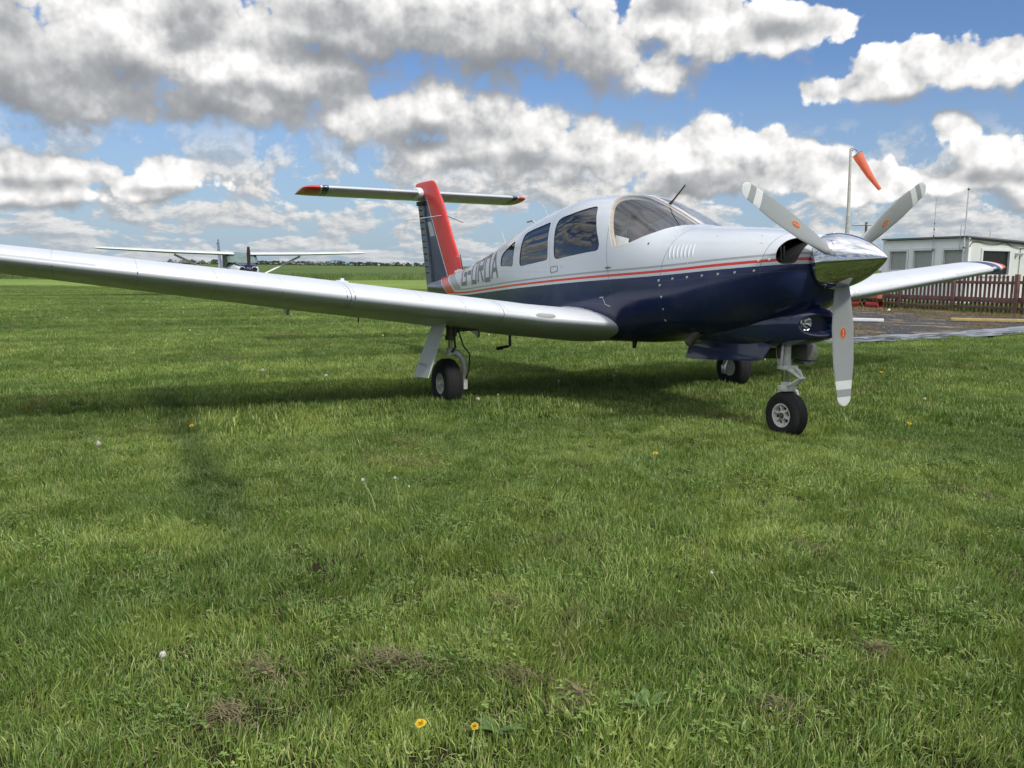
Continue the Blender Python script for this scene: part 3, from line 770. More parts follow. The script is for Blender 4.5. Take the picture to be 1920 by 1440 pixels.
# dorsal fillet and small tail fittings
mb = MB(); mb.loft([[(x, w_*cos(a), zz+h_*sin(a)) for a in (pi*j/10 for j in range(11))] for x, w_, zz, h_ in ((6.40,.015,1.15,.02),(6.45,.025,1.15,.07),(6.51,.035,1.14,.13),(6.58,.045,1.13,.16))], True)
rootp('dorsal_fillet', mb, M['white'])
mb = MB(); mb.tube([(6.36, .02, 1.16), (6.50, .0, 1.40)], [.012, .006], 8); rootp('beacon_post', mb, M['black'])
for sgn in (1, -1):
    mb = MB(); rings = []
    for i, y in enumerate((.02, .3, .7, 1.1, 1.45, 1.56, 1.62, 1.655, 1.672)):
        le = 7.68 if y < 1.4 else 7.68+(.0, .03, .07, .13, .22)[i-4]; te = 8.44 if y < 1.4 else 8.44-(.0, .0, .01, .03, .06)[i-4]
        k_ = 1. if y < 1.5 else (1, .93, .75, .5, .2)[i-4]
        rings.append([(le+(te-le)*a, sgn*y, 2.275+b*.76*k_-a*.055) for a, b in airfoil(24, .15, 0.)])
    mb.loft(rings, True); st = rootp('stabilator', mb, M['stab'], angle=50)
    mb = MB(); rings = []
    for y, s_ in ((.035, .9), (.075, 1.), (.10, .8), (.115, .3)):
        rings.append([(7.62+.42*(.5-.5*cos(a))*1.+.06, sgn*y, 2.262+.085*s_*sin(a)*(1 if a < pi else 1)) for a in (2*pi*j/28 for j in range(28))])
    mb.loft([[ (7.66+.20*(1+cos(a)) , sgn*y, 2.262+.092*s_*sin(a)) for a in (2*pi*j/28 for j in range(28))] for y, s_ in ((.04, 1.), (.085, 1.), (.105, .8), (.115, .3))], True)
    mb.build('root_fairing', M['white'], st)
    for y in (.9, 1.25): mb = MB(); mb.tube([(8.43, sgn*y, 2.26), (8.55, sgn*y, 2.235)], .003, 5); mb.build('static_wick', M['black'], st)
mb = MB(); mb.box((7.80, 0, 2.13), (.22, .12, .06), None, .015); rootp('stabilator_mount', mb, M['black'])
# nav aerials: whip pair on the fin, wires on the cabin roof
mb = MB(); mb.tube([(7.0, .0, 1.93), (7.35, .42, 1.86)], .005, 6); mb.tube([(7.0, 0, 1.93), (7.35, -.42, 1.86)], .005, 6); rootp('vhf_whisker_aerial', mb, M['steel'])
for a, b, r_ in (((5.15, 0, 1.415), (5.32, 0, 1.66), .004), ((4.15, 0, 1.67), (4.35, 0, 1.90), .004), ((5.45, .1, 1.34), (5.95, .3, 1.37), .004)):
    mb = MB(); mb.tube([a, b], [r_, r_*.6], 6); mb.lathe([(0, .015), (.008, .01), (.01, 0)], a, (0, 0, 1), 8); rootp('whip_aerial', mb, M['steel'])
mb = MB(); mb.tube([(2.19, 0, 1.76), (2.13, 0, 1.80), (1.99, 0, 1.905)], [.014, .007, .006], 8); rootp('temperature_probe', mb, M['black'])
mb = MB(); mb.loft([[(x, y, z) for y, z in ((-.02, 0), (-.01, h_), (.01, h_), (.02, 0))] for x, h_, z in [(0, 0, 0)]]) if False else None
mb = MB(); mb.tube([(4.05, .25, 1.67), (4.10, .25, 1.71), (4.22, .25, 1.70)], .012, 8); rootp('air_scoop', mb, M['steel'])

# ---- landing gear
def wheel(cx, cy, r, w, parent_, rim_r, face=1, spokes=True, zc=None):
    n = 48; prof = [(-w*.30, rim_r), (-w*.44, rim_r*1.08), (-w*.5, r*.72), (-w*.46, r*.87), (-w*.34, r*.96), (-w*.15, r*.995), (0, r), (w*.15, r*.995), (w*.34, r*.96), (w*.46, r*.87), (w*.5, r*.72), (w*.44, rim_r*1.08), (w*.30, rim_r)]
    wh = empty('wheel', (cx, cy, zc or r-.012)); wh.parent = plane
    mb = MB(); mb.lathe(prof, (0, 0, 0), (0, 1, 0), n)
    for q in (-.2, -.07, .07, .2): mb.lathe([(w*q-.004, r*.992), (w*q, r*1.004), (w*q+.004, r*.992)], (0, 0, 0), (0, 1, 0), n)
    t = mb.build('tyre', M['rubber'], wh, True, 50)
    mb = MB(); s_ = face
    mb.lathe([(s_*w*.30, rim_r*1.05), (s_*w*.42, rim_r*1.04), (s_*w*.40, rim_r*.90), (s_*w*.22, rim_r*.80), (s_*w*.20, rim_r*.42), (s_*w*.34, rim_r*.38), (s_*w*.36, rim_r*.26), (s_*w*.34, 0)], (0, 0, 0), (0, 1, 0), 36)
    mb.lathe([(-s_*w*.30, rim_r*1.05), (-s_*w*.40, rim_r*.98), (-s_*w*.2, rim_r*.8), (-s_*w*.2, 0)], (0, 0, 0), (0, 1, 0), 24)
    if spokes:
        for k_ in range(6):
            a = 2*pi*k_/6+.3; T = Matrix.Rotation(-a, 4, 'Y')
            mb.box((rim_r*.62, s_*w*.29, 0), (rim_r*.48, w*.14, rim_r*.16), T, .004)
    mb.build('rim', M['gear_white'], wh, True, 40)
    if spokes:
        for k_ in range(6):
            a = 2*pi*(k_+.5)/6+.3; mb = MB()
            mb.lathe([(0, rim_r*.15), (.002, rim_r*.13), (.002, 0)], (rim_r*.62*cos(a), s_*w*.225, rim_r*.62*sin(a)), (0, s_, 0), 10)
            mb.build('rim_hole', M['dark'], wh)
    mb = MB(); mb.lathe([(s_*w*.35, rim_r*.26), (s_*w*.47, rim_r*.22), (s_*w*.49, rim_r*.12), (s_*w*.49, 0)], (0, 0, 0), (0, 1, 0), 16); mb.build('hub_cap', M['rusty'] if spokes else M['gear_white'], wh)
    return wh
# nose leg
wheel(.765, 0., .168, .125, plane, .083, 1, True, .193)
mb = MB(); mb.tube([(.80, .0, .78), (.79, .0, .53)], [.034, .032], 18); mb.tube([(.79, 0, .545), (.79, 0, .515)], [.040, .040], 18); mb.tube([(.84, .05, .75), (.82, .045, .58), (.80, .03, .53)], .014, 8); mb.tube([(.77, .06, .72), (.79, .05, .54)], .010, 8)
mb.box((.775, 0, .535), (.10, .11, .03), None, .008)
ng = rootp('nose_leg', mb, M['gear_white'])
mb = MB(); mb.tube([(.79, 0, .53), (.785, 0, .40)], .024, 16); mb.build('oleo', M['chrome'], ng)
mb = MB(); mb.tube([(.785, 0, .43), (.782, 0, .375)], [.034, .034], 16); mb.box((.775, 0, .385), (.09, .10, .04), None, .01)
for s_ in (-1,): mb.tube([(.775, 0.03*s_, .385), (.75, .07*s_, .36), (.745, .085*s_, .30), (.765, .085*s_, .17)], [.018, .016, .014, .014], 10)
mb.build('fork', M['gear_white'], ng)
mb = MB()
for s_ in (1, -1):
    mb.tube([(.765, .035*s_, .535), (.70, .03*s_, .515), (.640, .012*s_, .470)], [.014, .016, .009], 8)
    mb.tube([(.640, .012*s_, .470), (.70, .03*s_, .425), (.765, .035*s_, .395)], [.009, .010, .013], 8)
mb.tube([(.64, -.03, .47), (.64, .03, .47)], .009, 8)
mb.build('torque_link', M['gear_white'], ng)
mb = MB(); mb.tube([(.82, .055, .72), (.80, .055, .60)], .017, 10); mb.build('shimmy_damper', M['black'], ng)
# nose gear doors (the starboard one hangs beside the leg)
for s_ in (1, -1):
    mb = MB(); y = .16*s_
    mb.loft([[(.78, y+dy, .70), (.93, y+dy, .72), (1.63, y+dy, .66), (1.66, y+dy*1, .63), (1.69, y*1.08+dy, .525), (1.60, y*1.08+dy, .522), (.90, y*1.08+dy, .575), (.84, y*1.06+dy, .60)] for dy in (-.006, .006)])
    rootp('nose_gear_door', mb, M['blue'], smooth=False)
# exhaust stub seen behind the leg, belly fittings
mb = MB(); mb.tube([(1.40, .28, .76), (1.46, .30, .70), (1.50, .31, .655)], [.036, .036, .037], 16, False); mb.tube([(1.50, .31, .655), (1.46, .30, .70)], [.031, .030], 16, False); rootp('exhaust_pipe', mb, M['rusty'])
mb = MB(); mb.loft([[(2.28, .22, .63), (2.34, .22, .63), (2.33, .22, .55), (2.30, .22, .55)], [(2.28, .235, .63), (2.34, .235, .63), (2.33, .235, .55), (2.30, .235, .55)]]); rootp('drain_fin', mb, M['black'], smooth=False)
mb = MB(); mb.box((.79, -.17, .64), (.17, .12, .13), None, .045); mb.box((.80, -.17, .565), (.12, .09, .03), None, .01); rootp('gear_bay_shroud', mb, simple('dull_olive_metal', (.12, .12, .105), .5, vary=.2))
# main gear
for sgn in (1, -1):
    cy = 1.63*sgn
    wheel(3.12, cy, .214, .155, plane, .088, sgn, False, .222)
    mb = MB(); yi = cy-sgn*.02
    mb.tube([(3.08, yi, .86), (3.09, yi, .62)], [.040, .036], 16)
    mb.tube([(3.09, yi, .64), (3.09, yi, .60)], [.046, .046], 16)
    mb.tube([(3.02, yi-sgn*.02, .82), (3.05, yi-sgn*.03, .64)], .014, 8)
    mb.tube([(3.09, yi, .66), (3.06, yi-sgn*.16, .72), (3.05, yi-sgn*.36, .78)], [.020, .022, .018], 10)
    mb.tube([(3.07, yi-sgn*.10, .70), (3.05, yi-sgn*.25, .70)], [.03, .018], 8)
    leg = rootp('main_leg', mb, M['rusty'])
    mb = MB(); mb.tube([(3.09, yi, .61), (3.09, yi, .51)], .022, 14); mb.build('oleo', M['chrome'], leg)
    mb = MB(); mb.tube([(3.09, yi, .53), (3.09, yi, .475)], [.035, .038], 14)
    mb.tube([(3.09, yi, .50), (3.06, yi-sgn*.05, .49), (3.05, yi-sgn*.10, .44), (3.07, yi-sgn*.125, .34), (3.11, yi-sgn*.125, .22)], [.03, .032, .026, .02, .022], 10)
    mb.build('fork', M['gear_white'], leg)
    mb = MB(); mb.tube([(3.05, yi-sgn*.02, .60), (2.98, yi, .55), (3.05, yi, .50)], .010, 8); mb.build('torque_link', M['rusty'], leg)
    mb = MB(); mb.tube([(3.02, yi-sgn*.04, .70), (3.0, yi-sgn*.08, .56), (2.99, yi-sgn*.14, .48), (3.03, yi-sgn*.15, .34), (3.10, yi-sgn*.15, .24)], .007, 6); mb.build('brake_hose', M['black'], leg)
    mb = MB(); mb.box((3.09, yi-sgn*.135, .21), (.055, .04, .09), None, .008); mb.build('brake_caliper', M['gear_white'] if sgn > 0 else M['steel'], leg)
    # leg door: flat plate outboard of the wheel, canted
    mb = MB()
    y0, y1 = cy+sgn*.13, cy+sgn*.22
    mb.loft([[(2.885, y0-sgn*.02+dy, .76), (3.17, y0-sgn*.02+dy, .735), (3.26, y1+sgn*.03+dy, .280), (2.93, y1+sgn*.03+dy, .300)] for dy in (-.005, .005)])
    md = rootp('main_gear_door', mb, M['door_white'], smooth=False)
    if sgn > 0:
        mb = MB(); tv, tf = text_mesh('G-OROA / R', .032, 'door_lettering')
        # lies on the outboard face of the plate
        T = Matrix.Translation((3.06, y1+.0325, .40)) @ Matrix.Rotation(pi, 4, 'Z') @ Matrix.Rotation(pi/2, 4, 'X')
        mb.add([T @ v for v in tv], tf); mb.build('door_lettering', M['black'], md, False)
# boarding step: bent tube below the starboard wing root
mb = MB(); mb.tube([(3.55, .80, .66), (3.545, .80, .63), (3.53, .80, .49), (3.54, .82, .482), (3.56, .90, .468)], .014, 10); rootp('boarding_step', mb, M['blue'])
mb = MB(); mb.tube([(3.55, .87, .470), (3.56, .93, .463)], .017, 8); rootp('step_tread', mb, M['black'])
# ================================================================== SETTING
CAM = Vector((-3.64, 4.514, 1.193))
YAW = R(-27.54)
FW = Vector((cos(YAW), sin(YAW), 0)); RT = Vector((sin(YAW), -cos(YAW), 0))
def gpt(d, s): p = CAM+FW*d+RT*s; return (p.x, p.y)      # ground point d metres ahead of the photographer, s to the right
GRAV = [(6.22, -4.9), (6.16, -7.2), (6.22, -9.0), (6.3, -11.), (6.62, -13.), (7.3, -16.), (8.0, -19.), (8.8, -24.), (30., -24.), (24., -19.), (14., -9.5)]
def ground_z(x, y):
    D = sqrt((x-CAM.x)**2+(y-CAM.y)**2)
    z = .030*noise.noise(Vector((x*.45, y*.45, 3.)))+.016*noise.noise(Vector((x*1.3, y*1.3, 9.)))
    z += .045
    if inpoly((x, y), GRAV): z = z*.3-.035
    z *= max(0., 1-D/90.)
    # a long gentle rise to the skyline
    f = (x-CAM.x)*FW.x+(y-CAM.y)*FW.y; s = (x-CAM.x)*RT.x+(y-CAM.y)*RT.y
    if D > 62: z += .0073*min(D-62, 520)
    return z
def ground_mat():
    m, nt, b = newmat('meadow_ground'); v = wpos(nt); b.inputs['Roughness'].default_value = .95
    b.inputs['Specular IOR Level'].default_value = .1
    cd = N(nt, 'ShaderNodeVectorMath', operation='DISTANCE'); nt.links.new(v, cd.inputs[0]); cd.inputs[1].default_value = CAM
    D = cd.outputs['Value']
    big = noise_n(nt, v, .18, 4, .6); mid = noise_n(nt, v, 1.4, 5, .65); fine = noise_n(nt, v, 22, 5, .7)
    # mown swathes running across the view
    mp = N(nt, 'ShaderNodeMapping'); nt.links.new(v, mp.inputs[0]); mp.inputs['Rotation'].default_value = (0, 0, R(27.5)); mp.inputs['Scale'].default_value = (.55, .05, 1)
    sw = noise_n(nt, mp.outputs[0], 1.0, 4, .6)
    g = mixc(nt, maprange(nt, fine, .3, .7), (.084, .130, .030), (.205, .280, .070))
    g = mixc(nt, maprange(nt, sw, .35, .65, 0., .75), g, (.230, .310, .080))
    g = mixc(nt, maprange(nt, big, .38, .62, 0., .45), g, (.095, .160, .035))
    soil = mixc(nt, maprange(nt, mid, .35, .65), (.014, .018, .006), (.034, .030, .013))
    near = maprange(nt, D, 12., 40.)
    nt.links.new(mixc(nt, near, soil, g), b.inputs['Base Color'])
    bump(nt, b, fine, .7, .05)
    return m
def axis_vals(c):
    v = [0.]; st = .14
    while v[-1] < 4200: v.append(v[-1]+st); st = min(st*1.055, 400) if v[-1] > 7 else .14
    return sorted([c-a for a in v[1:]]+[c+a for a in v])
gx = axis_vals(2.); gy = axis_vals(1.)
vs = [(x, y, ground_z(x, y)) for x in gx for y in gy]; ny = len(gy)
fs = [(i*ny+j, (i+1)*ny+j, (i+1)*ny+j+1, i*ny+j+1) for i in range(len(gx)-1) for j in range(ny-1)]
g_ = obj('ground', vs, fs, ground_mat()); tag(g_, kind='structure')

# ---- grass: blades modelled in patches that are spread over the meadow
def grass_mat():
    m, nt, b = newmat('grass_blades'); nt.nodes.remove(b)
    v = wpos(nt)
    at = N(nt, 'ShaderNodeAttribute', attribute_name='tint'); tint = at.outputs['Fac']
    big = noise_n(nt, v, .42, 4, .62, .3); mid = noise_n(nt, v, 1.9, 4, .65, .4)
    base = ramp(nt, tint, [(0, (.044, .082, .014)), (.40, (.142, .226, .042)), (.72, (.310, .425, .095)), (.90, (.52, .58, .20)), (1., (.46, .38, .21))])
    c = mixc(nt, maprange(nt, big, .40, .62, 0., .60), base, (.068, .138, .028))
    c = mixc(nt, maprange(nt, mid, .50, .72, 0., .65), c, (.370, .440, .110))
    mp = N(nt, 'ShaderNodeMapping'); nt.links.new(v, mp.inputs[0]); mp.inputs['Rotation'].default_value = (0, 0, R(27.5)); mp.inputs['Scale'].default_value = (.75, .09, 1)
    c = mixc(nt, maprange(nt, noise_n(nt, mp.outputs[0], 1., 4, .6), .42, .62, 0., .55), c, (.064, .116, .024))
    # old wheel track: a strip of lusher, darker grass
    gx_, gy_, gz_ = sep(nt, v)
    tr_ = math_n(nt, 'ABSOLUTE', math_n(nt, 'SUBTRACT', gy_, math_n(nt, 'MULTIPLY_ADD', gx_, -.035, 3.93)))
    tr_ = math_n(nt, 'ADD', tr_, math_n(nt, 'MULTIPLY', math_n(nt, 'SUBTRACT', mid, .5), .35))
    tr_ = math_n(nt, 'MULTIPLY', maprange(nt, tr_, .03, .19, .65, 0., 'SMOOTHSTEP'), math_n(nt, 'MULTIPLY', maprange(nt, gx_, -.6, .8), maprange(nt, gx_, 5.2, 3.6)))
    c = mixc(nt, tr_, c, (.050, .090, .022))
    dead = maprange(nt, noise_n(nt, v, 1.15, 5, .6, .5), .60, .74, 0., .70)
    c = mixc(nt, dead, c, (.190, .135, .070))
    d = N(nt, 'ShaderNodeBsdfPrincipled'); d.inputs['Roughness'].default_value = .42; d.inputs['Specular IOR Level'].default_value = .45
    t = N(nt, 'ShaderNodeBsdfTranslucent'); nt.links.new(c, d.inputs['Base Color'])
    c2 = mixc(nt, 1., c, (1.15, 1.25, .55), 'MULTIPLY'); nt.links.new(c2, t.inputs[0])
    mx = N(nt, 'ShaderNodeMixShader'); mx.inputs[0].default_value = .20
    nt.links.new(d.outputs[0], mx.inputs[1]); nt.links.new(t.outputs[0], mx.inputs[2]); nt.links.new(mx.outputs[0], nt.nodes['Material Output'].inputs[0])
    return m
GM = grass_mat()
def patch(name, size, n, h, w, seed, lean=.5, seg=3, thatch=.10, leaves=0):
    rnd = random.Random(seed); vs, fs, tint = [], [], []
    ph = rnd.uniform(0, 6.28)
    clumps = [(rnd.uniform(-size/2, size/2), rnd.uniform(-size/2, size/2), rnd.uniform(0, 2*pi), rnd.uniform(.55, 1.3)) for _ in range(max(6, int(size*size*70)))]
    for i in range(n):
        x, y = rnd.uniform(-size*.58, size*.58), rnd.uniform(-size*.58, size*.58)
        # clumping: neighbouring blades share height and lean
        cb = min(clumps, key=lambda c: (c[0]-x)**2+(c[1]-y)**2)
        hh = h*cb[3]*rnd.uniform(.45, 1.15); ww = w*rnd.uniform(.6, 1.3)
        flat = rnd.random() < thatch
        la = cb[2]+rnd.gauss(0, .9); ln = lean*abs(rnd.gauss(.55, .4))
        if flat: ln = rnd.uniform(1.5, 3.); hh *= .6
        fa = rnd.uniform(0, 2*pi); fx, fy = cos(fa)*ww/2, sin(fa)*ww/2
        k = len(vs); tn = min(1, max(0, rnd.gauss(.46, .26))) if not flat else rnd.uniform(.8, 1.)
        if rnd.random() < .05: tn = rnd.uniform(.85, 1)
        for s_ in range(seg):
            t = s_/seg; b_ = t*t*ln*hh; z = hh*(t-.25*ln*t*t) if not flat else hh*.35*t+.004
            q = 1-.45*t
            px, py = x+cos(la)*b_, y+sin(la)*b_
            vs += [(px-fx*q, py-fy*q, z), (px+fx*q, py+fy*q, z)]; tint += [tn, tn]
        b_ = ln*hh; z = hh*(1-.25*ln) if not flat else hh*.35
        vs.append((x+cos(la)*b_, y+sin(la)*b_, max(z, .003))); tint.append(tn)
        for s_ in range(seg-1): fs.append((k+2*s_, k+2*s_+1, k+2*s_+3, k+2*s_+2))
        fs.append((k+2*seg-2, k+2*seg-1, k+2*seg))
    # clover and other small round leaves low down between the blades
    for i in range(int(leaves)):
        q = clumps[rnd.randrange(len(clumps))]; x, y = q[0]+rnd.gauss(0, .03), q[1]+rnd.gauss(0, .03); z = rnd.uniform(.015, .040); r_ = rnd.uniform(.004, .0085); tn = rnd.uniform(.35, .62)
        for l_ in range(3):
            a = rnd.uniform(0, .4)+l_*2*pi/3; c_, s2 = cos(a), sin(a); k = len(vs); tz = rnd.uniform(-.3, .5)
            vs += [(x, y, z), (x+(c_*.7-s2*.6)*r_, y+(s2*.7+c_*.6)*r_, z+tz*r_), (x+c_*1.5*r_, y+s2*1.5*r_, z+tz*r_*1.6), (x+(c_*.7+s2*.6)*r_, y+(s2*.7-c_*.6)*r_, z+tz*r_)]
            tint += [tn]*4; fs.append((k, k+1, k+2, k+3))
    me = bpy.data.meshes.new(name); me.from_pydata(vs, [], fs); me.materials.append(GM)
    a = me.attributes.new('tint', 'FLOAT', 'POINT'); a.data.foreach_set('value', tint)
    o = bpy.data.objects.new(name, me); return o
def scatter(name, pts, protos, label):
    col = bpy.data.collections.new(name+'_patches')
    for p in protos: col.objects.link(p)
    me = bpy.data.meshes.new(name); me.from_pydata([p[:3] for p in pts], [], [])
    for an, idx in (('rot', 3), ('scl', 4)):
        a = me.attributes.new(an, 'FLOAT', 'POINT'); a.data.foreach_set('value', [p[idx] for p in pts])
    a = me.attributes.new('pick', 'INT', 'POINT'); a.data.foreach_set('value', [random.randrange(len(protos)) for _ in pts])
    o = bpy.data.objects.new(name, me); C.objects.link(o)
    ng_ = bpy.data.node_groups.new(name, 'GeometryNodeTree')
    ng_.interface.new_socket('Geometry', in_out='INPUT', socket_type='NodeSocketGeometry'); ng_.interface.new_socket('Geometry', in_out='OUTPUT', socket_type='NodeSocketGeometry')
    gi = ng_.nodes.new('NodeGroupInput'); go = ng_.nodes.new('NodeGroupOutput')
    ip = ng_.nodes.new('GeometryNodeInstanceOnPoints'); ci = ng_.nodes.new('GeometryNodeCollectionInfo')
    ci.inputs['Collection'].default_value = col; ci.inputs['Separate Children'].default_value = True; ci.inputs['Reset Children'].default_value = True
    def attr(nm, t):
        n = ng_.nodes.new('GeometryNodeInputNamedAttribute'); n.data_type = t; n.inputs['Name'].default_value = nm; return n.outputs['Attribute']
    cx_ = ng_.nodes.new('ShaderNodeCombineXYZ'); L = ng_.links.new
    L(attr('rot', 'FLOAT'), cx_.inputs[2]); L(gi.outputs[0], ip.inputs['Points']); L(ci.outputs[0], ip.inputs['Instance'])
    ip.inputs['Pick Instance'].default_value = True; L(attr('pick', 'INT'), ip.inputs['Instance Index']); L(cx_.outputs[0], ip.inputs['Rotation']); L(attr('scl', 'FLOAT'), ip.inputs['Scale'])
    L(ip.outputs[0], go.inputs[0]); md = o.modifiers.new('scatter', 'NODES'); md.node_group = ng_
    tag(o, label, 'grass', kind='stuff'); return o
def grass_pts(d0, d1, step, hmul=1., jit=.35, margin=1.5):
    out = []; d = d0
    n = int((d1-d0)/step)
    for i in range(n+1):
        d = d0+i*step; half = d*.66+margin; m_ = int(half/step)
        for j in range(-m_, m_+1):
            x, y = gpt(d+random.uniform(-jit, jit)*step, j*step+random.uniform(-jit, jit)*step)
            if inpoly((x, y), GRAV): continue
            k = noise.noise(Vector((x*.5, y*.5, 1.)))
            k2 = noise.noise(Vector((x*1.7, y*1.7, 5.)))
            sc_ = (1.+.35*k+.25*k2)*hmul
            out.append((x, y, ground_z(x, y)-.002, random.uniform(0, 2*pi), max(.55, sc_)))
    return out
near = [patch('near_patch', .30, 1180, .047, .0029, i, .62, 4, .12, (0, 30, 8, 0, 20, 6, 60)[i]) for i in range(7)]
scatter('grass', grass_pts(1.2, 6.4, .21), near, 'short uneven mown grass covering the airfield in the foreground')
midp = [patch('mid_patch', .60, 2000, .062, .0060, 40+i, .5, 3, .06) for i in range(5)]
scatter('grass', grass_pts(6.4, 17., .42), midp, 'short mown grass under and around the parked low-wing aeroplane')
farp = [patch('far_patch', 1.3, 3400, .066, .012, 80+i, .45, 2, .04) for i in range(4)]
scatter('grass', grass_pts(17.2, 52., .95, 1.), farp, 'short mown grass stretching away behind the low-wing aeroplane')
# dandelion clocks, flowers and stalks standing in the grass
M['petal'] = simple('dandelion_yellow', (.72, .50, .03), .6, vary=.15); M['clock'] = simple('seed_head_white', (.55, .53, .46), .9, vary=.2); M['stalk'] = simple('pale_green_stalk', (.26, .32, .11), .6)
def dandelion(x, y, h, kind, lean=(0, 0), size=1., label=None):
    z0 = ground_z(x, y); e = empty('dandelion', (x, y, z0))
    mb = MB(); top = Vector((lean[0], lean[1], h)); mb.tube([(0, 0, 0), (lean[0]*.35, lean[1]*.35, h*.55), top], [.0028, .0024, .002], 6)
    mb.build('stem', M['stalk'], e)
    if kind == 'flower':
        mb = MB(); rnd = random.Random(int(x*1000)); nrm = Vector((random.uniform(-.3, .3)-.3, .25, 1)).normalized(); a_ = nrm.orthogonal().normalized(); b_ = nrm.cross(a_)
        for ringi, (r_, lift, n_) in enumerate(((.016, .001, 26), (.013, .004, 20), (.009, .007, 14), (.005, .009, 7))):
            for i in range(n_):
                an = 2*pi*i/n_+ringi*.3; d_ = a_*cos(an)+b_*sin(an); s_ = nrm.cross(d_)*.0022; q = .82*r_*size*rnd.uniform(.85, 1.1)
                mb.add([top+d_*.001+nrm*.001, top+d_*q*.6+s_+nrm*lift, top+d_*q+nrm*(lift+.002), top+d_*q*.6-s_+nrm*lift], [(0, 1, 2, 3)])
        mb.build('flower_head', M['petal'], e, False)
    else:
        mb = MB(); rnd = random.Random(int(y*1000)+5); r_ = (.014 if kind == 'clock' else .008)*size
        mb.lathe([(-.006, .001), (-.003, .005), (.002, .005), (.005, .001)], top, (0, 0, 1), 8)
        for i in range(90 if kind == 'clock' else 40):
            d_ = Vector((rnd.gauss(0, 1), rnd.gauss(0, 1), rnd.gauss(0, 1)+.2)).normalized(); s_ = d_.orthogonal().normalized(); t_ = d_.cross(s_); q = top+d_*r_*rnd.uniform(.8, 1); w_ = .0030*size
            mb.add([q+s_*w_, q+t_*w_, q-s_*w_, q-t_*w_], [(0, 1, 2, 3)]); mb.add([top, q+s_*.0004, q-s_*.0004], [(0, 1, 2)])
        mb.build('seed_head', M['clock'], e, False)
    tag(e, label, 'dandelion', 'dandelions in the mown grass'); return e
DL = [
(-1.83,3.81,.060,'flower',(.0,.0),1.15,'largest yellow dandelion flower at the bottom edge, left of a smaller one'),
(-1.89,3.70,.050,'flower',(.01,-.01),.8,'small yellow dandelion flower at the bottom edge, right of a larger one'),
(.36,1.46,.07,'flower',(0,0),1.3,'yellow dandelion flower in open grass in front of the nose wheel'),
(.51,-.99,.07,'flower',(0,0),1.3,'yellow dandelion flower right of the downward propeller blade, beside a seed stalk'),
(2.73,-3.41,.08,'flower',(0,0),1.5,'far yellow dandelion flower between the propeller and the gravel yard'),
(2.58,3.80,.07,'flower',(0,0),1.2,'faint yellow dandelion flower at the edge of the wing shadow on the left'),
(.78,-1.51,.17,'bud',(.0,.0),1.6,'tall seed stalk beside the yellow dandelion right of the propeller'),
(2.02,4.40,.08,'clock',(0,0),1.4,'white dandelion clock in the grass at the far left in front of the wing shadow'),
(3.20,.45,.14,'clock',(0,0),.9,'left one of two tall dandelion clocks in the grass below the aeroplane belly'),
(3.17,-.16,.16,'clock',(0,0),.9,'right one of two tall dandelion clocks in the grass below the aeroplane belly'),
(-1.15,4.33,.06,'clock',(0,0),.8,'ragged white dandelion clock in the lower left of the foreground grass'),
(.06,3.29,.17,'bud',(.05,.05),1.1,'leaning dandelion stalk with a closed head, left of a forked pair in mid grass'),
(.08,3.17,.17,'bud',(.01,.02),1.0,'upright stalk with a grey head in the forked pair in mid grass'),
(.09,3.14,.13,'bud',(-.03,-.01),.7,'short leaning stalk in the forked pair in mid grass'),
(5.40,2.75,.10,'clock',(0,0),1.3,'white dandelion clock beyond the wing shadow, left of the starboard wheel'),
(4.73,2.26,.09,'clock',(0,0),1.4,'white dandelion clock in the wing shadow left of the starboard wheel'),
(2.65,1.55,.10,'clock',(0,0),1.2,'white dandelion clock just below the starboard main wheel'),
(2.52,1.42,.15,'bud',(.02,.0),.8,'thin stalk with a small head just below the starboard main wheel'),
(1.52,-.87,.07,'clock',(0,0),.9,'small white dandelion clock behind the nose wheel'),
(-1.32,2.43,.06,'bud',(.02,.02),.8,'thin pale stalk in the right middle of the foreground grass'),
(3.6,5.05,.16,'bud',(-.06,.05),1.,'leaning pale stalk at the left edge of the wing shadow'),
]
for d_ in DL: dandelion(*d_)
rnd = random.Random(5)
for i in range(34):
    x, y = gpt(rnd.uniform(14, 34), rnd.uniform(-13, 3)); e = None
    z0 = ground_z(x, y); ee = empty('dandelion', (x, y, z0)); mb = MB(); mb.tube([(0, 0, 0), (.005, 0, .09)], .004, 5); mb.build('stem', M['stalk'], ee)
    mb = MB(); mb.lathe([(.075, .001), (.080, .010), (.090, .014), (.100, .010), (.104, .001)], (0, 0, 0), (0, 0, 1), 8); mb.build('seed_head', M['clock'], ee)
    tag(ee, 'distant white dandelion clock, a pale speck scattered across the field beyond the wing', 'dandelion', 'distant dandelion clocks beyond the wing')
# broad-leaved plantain clump near the bottom right
def leaf_clump(x, y, n, label):
    e = empty('broad_leaf_weed', (x, y, ground_z(x, y))); rnd = random.Random(n); mb = MB()
    for i in range(n):
        a = rnd.uniform(0, 2*pi); L = rnd.uniform(.05, .10); w_ = rnd.uniform(.007, .014); up = rnd.uniform(.3, .9); rings = []
        for k_ in range(7):
            t = k_/6; d_ = Vector((cos(a), sin(a), 0)); q = d_*L*t+Vector((0, 0, .01+L*up*t*(1-.5*t))); s_ = Vector((-sin(a), cos(a), 0))*w_*sin(pi*min(.98, .08+t*.92))
            rings.append([q-s_, q-Vector((0, 0, .003)), q+s_])
        vs_ = [v for r_ in rings for v in r_]; mb.add(vs_, [(3*i2+j, 3*i2+j+1, 3*i2+j+4, 3*i2+j+3) for i2 in range(6) for j in (0, 1)])
    mb.build('leaves', WEED, e); tag(e, label, 'weed')
WEED = simple('weed_leaf', (.075, .13, .028), .5, vary=.3, vscale=20)
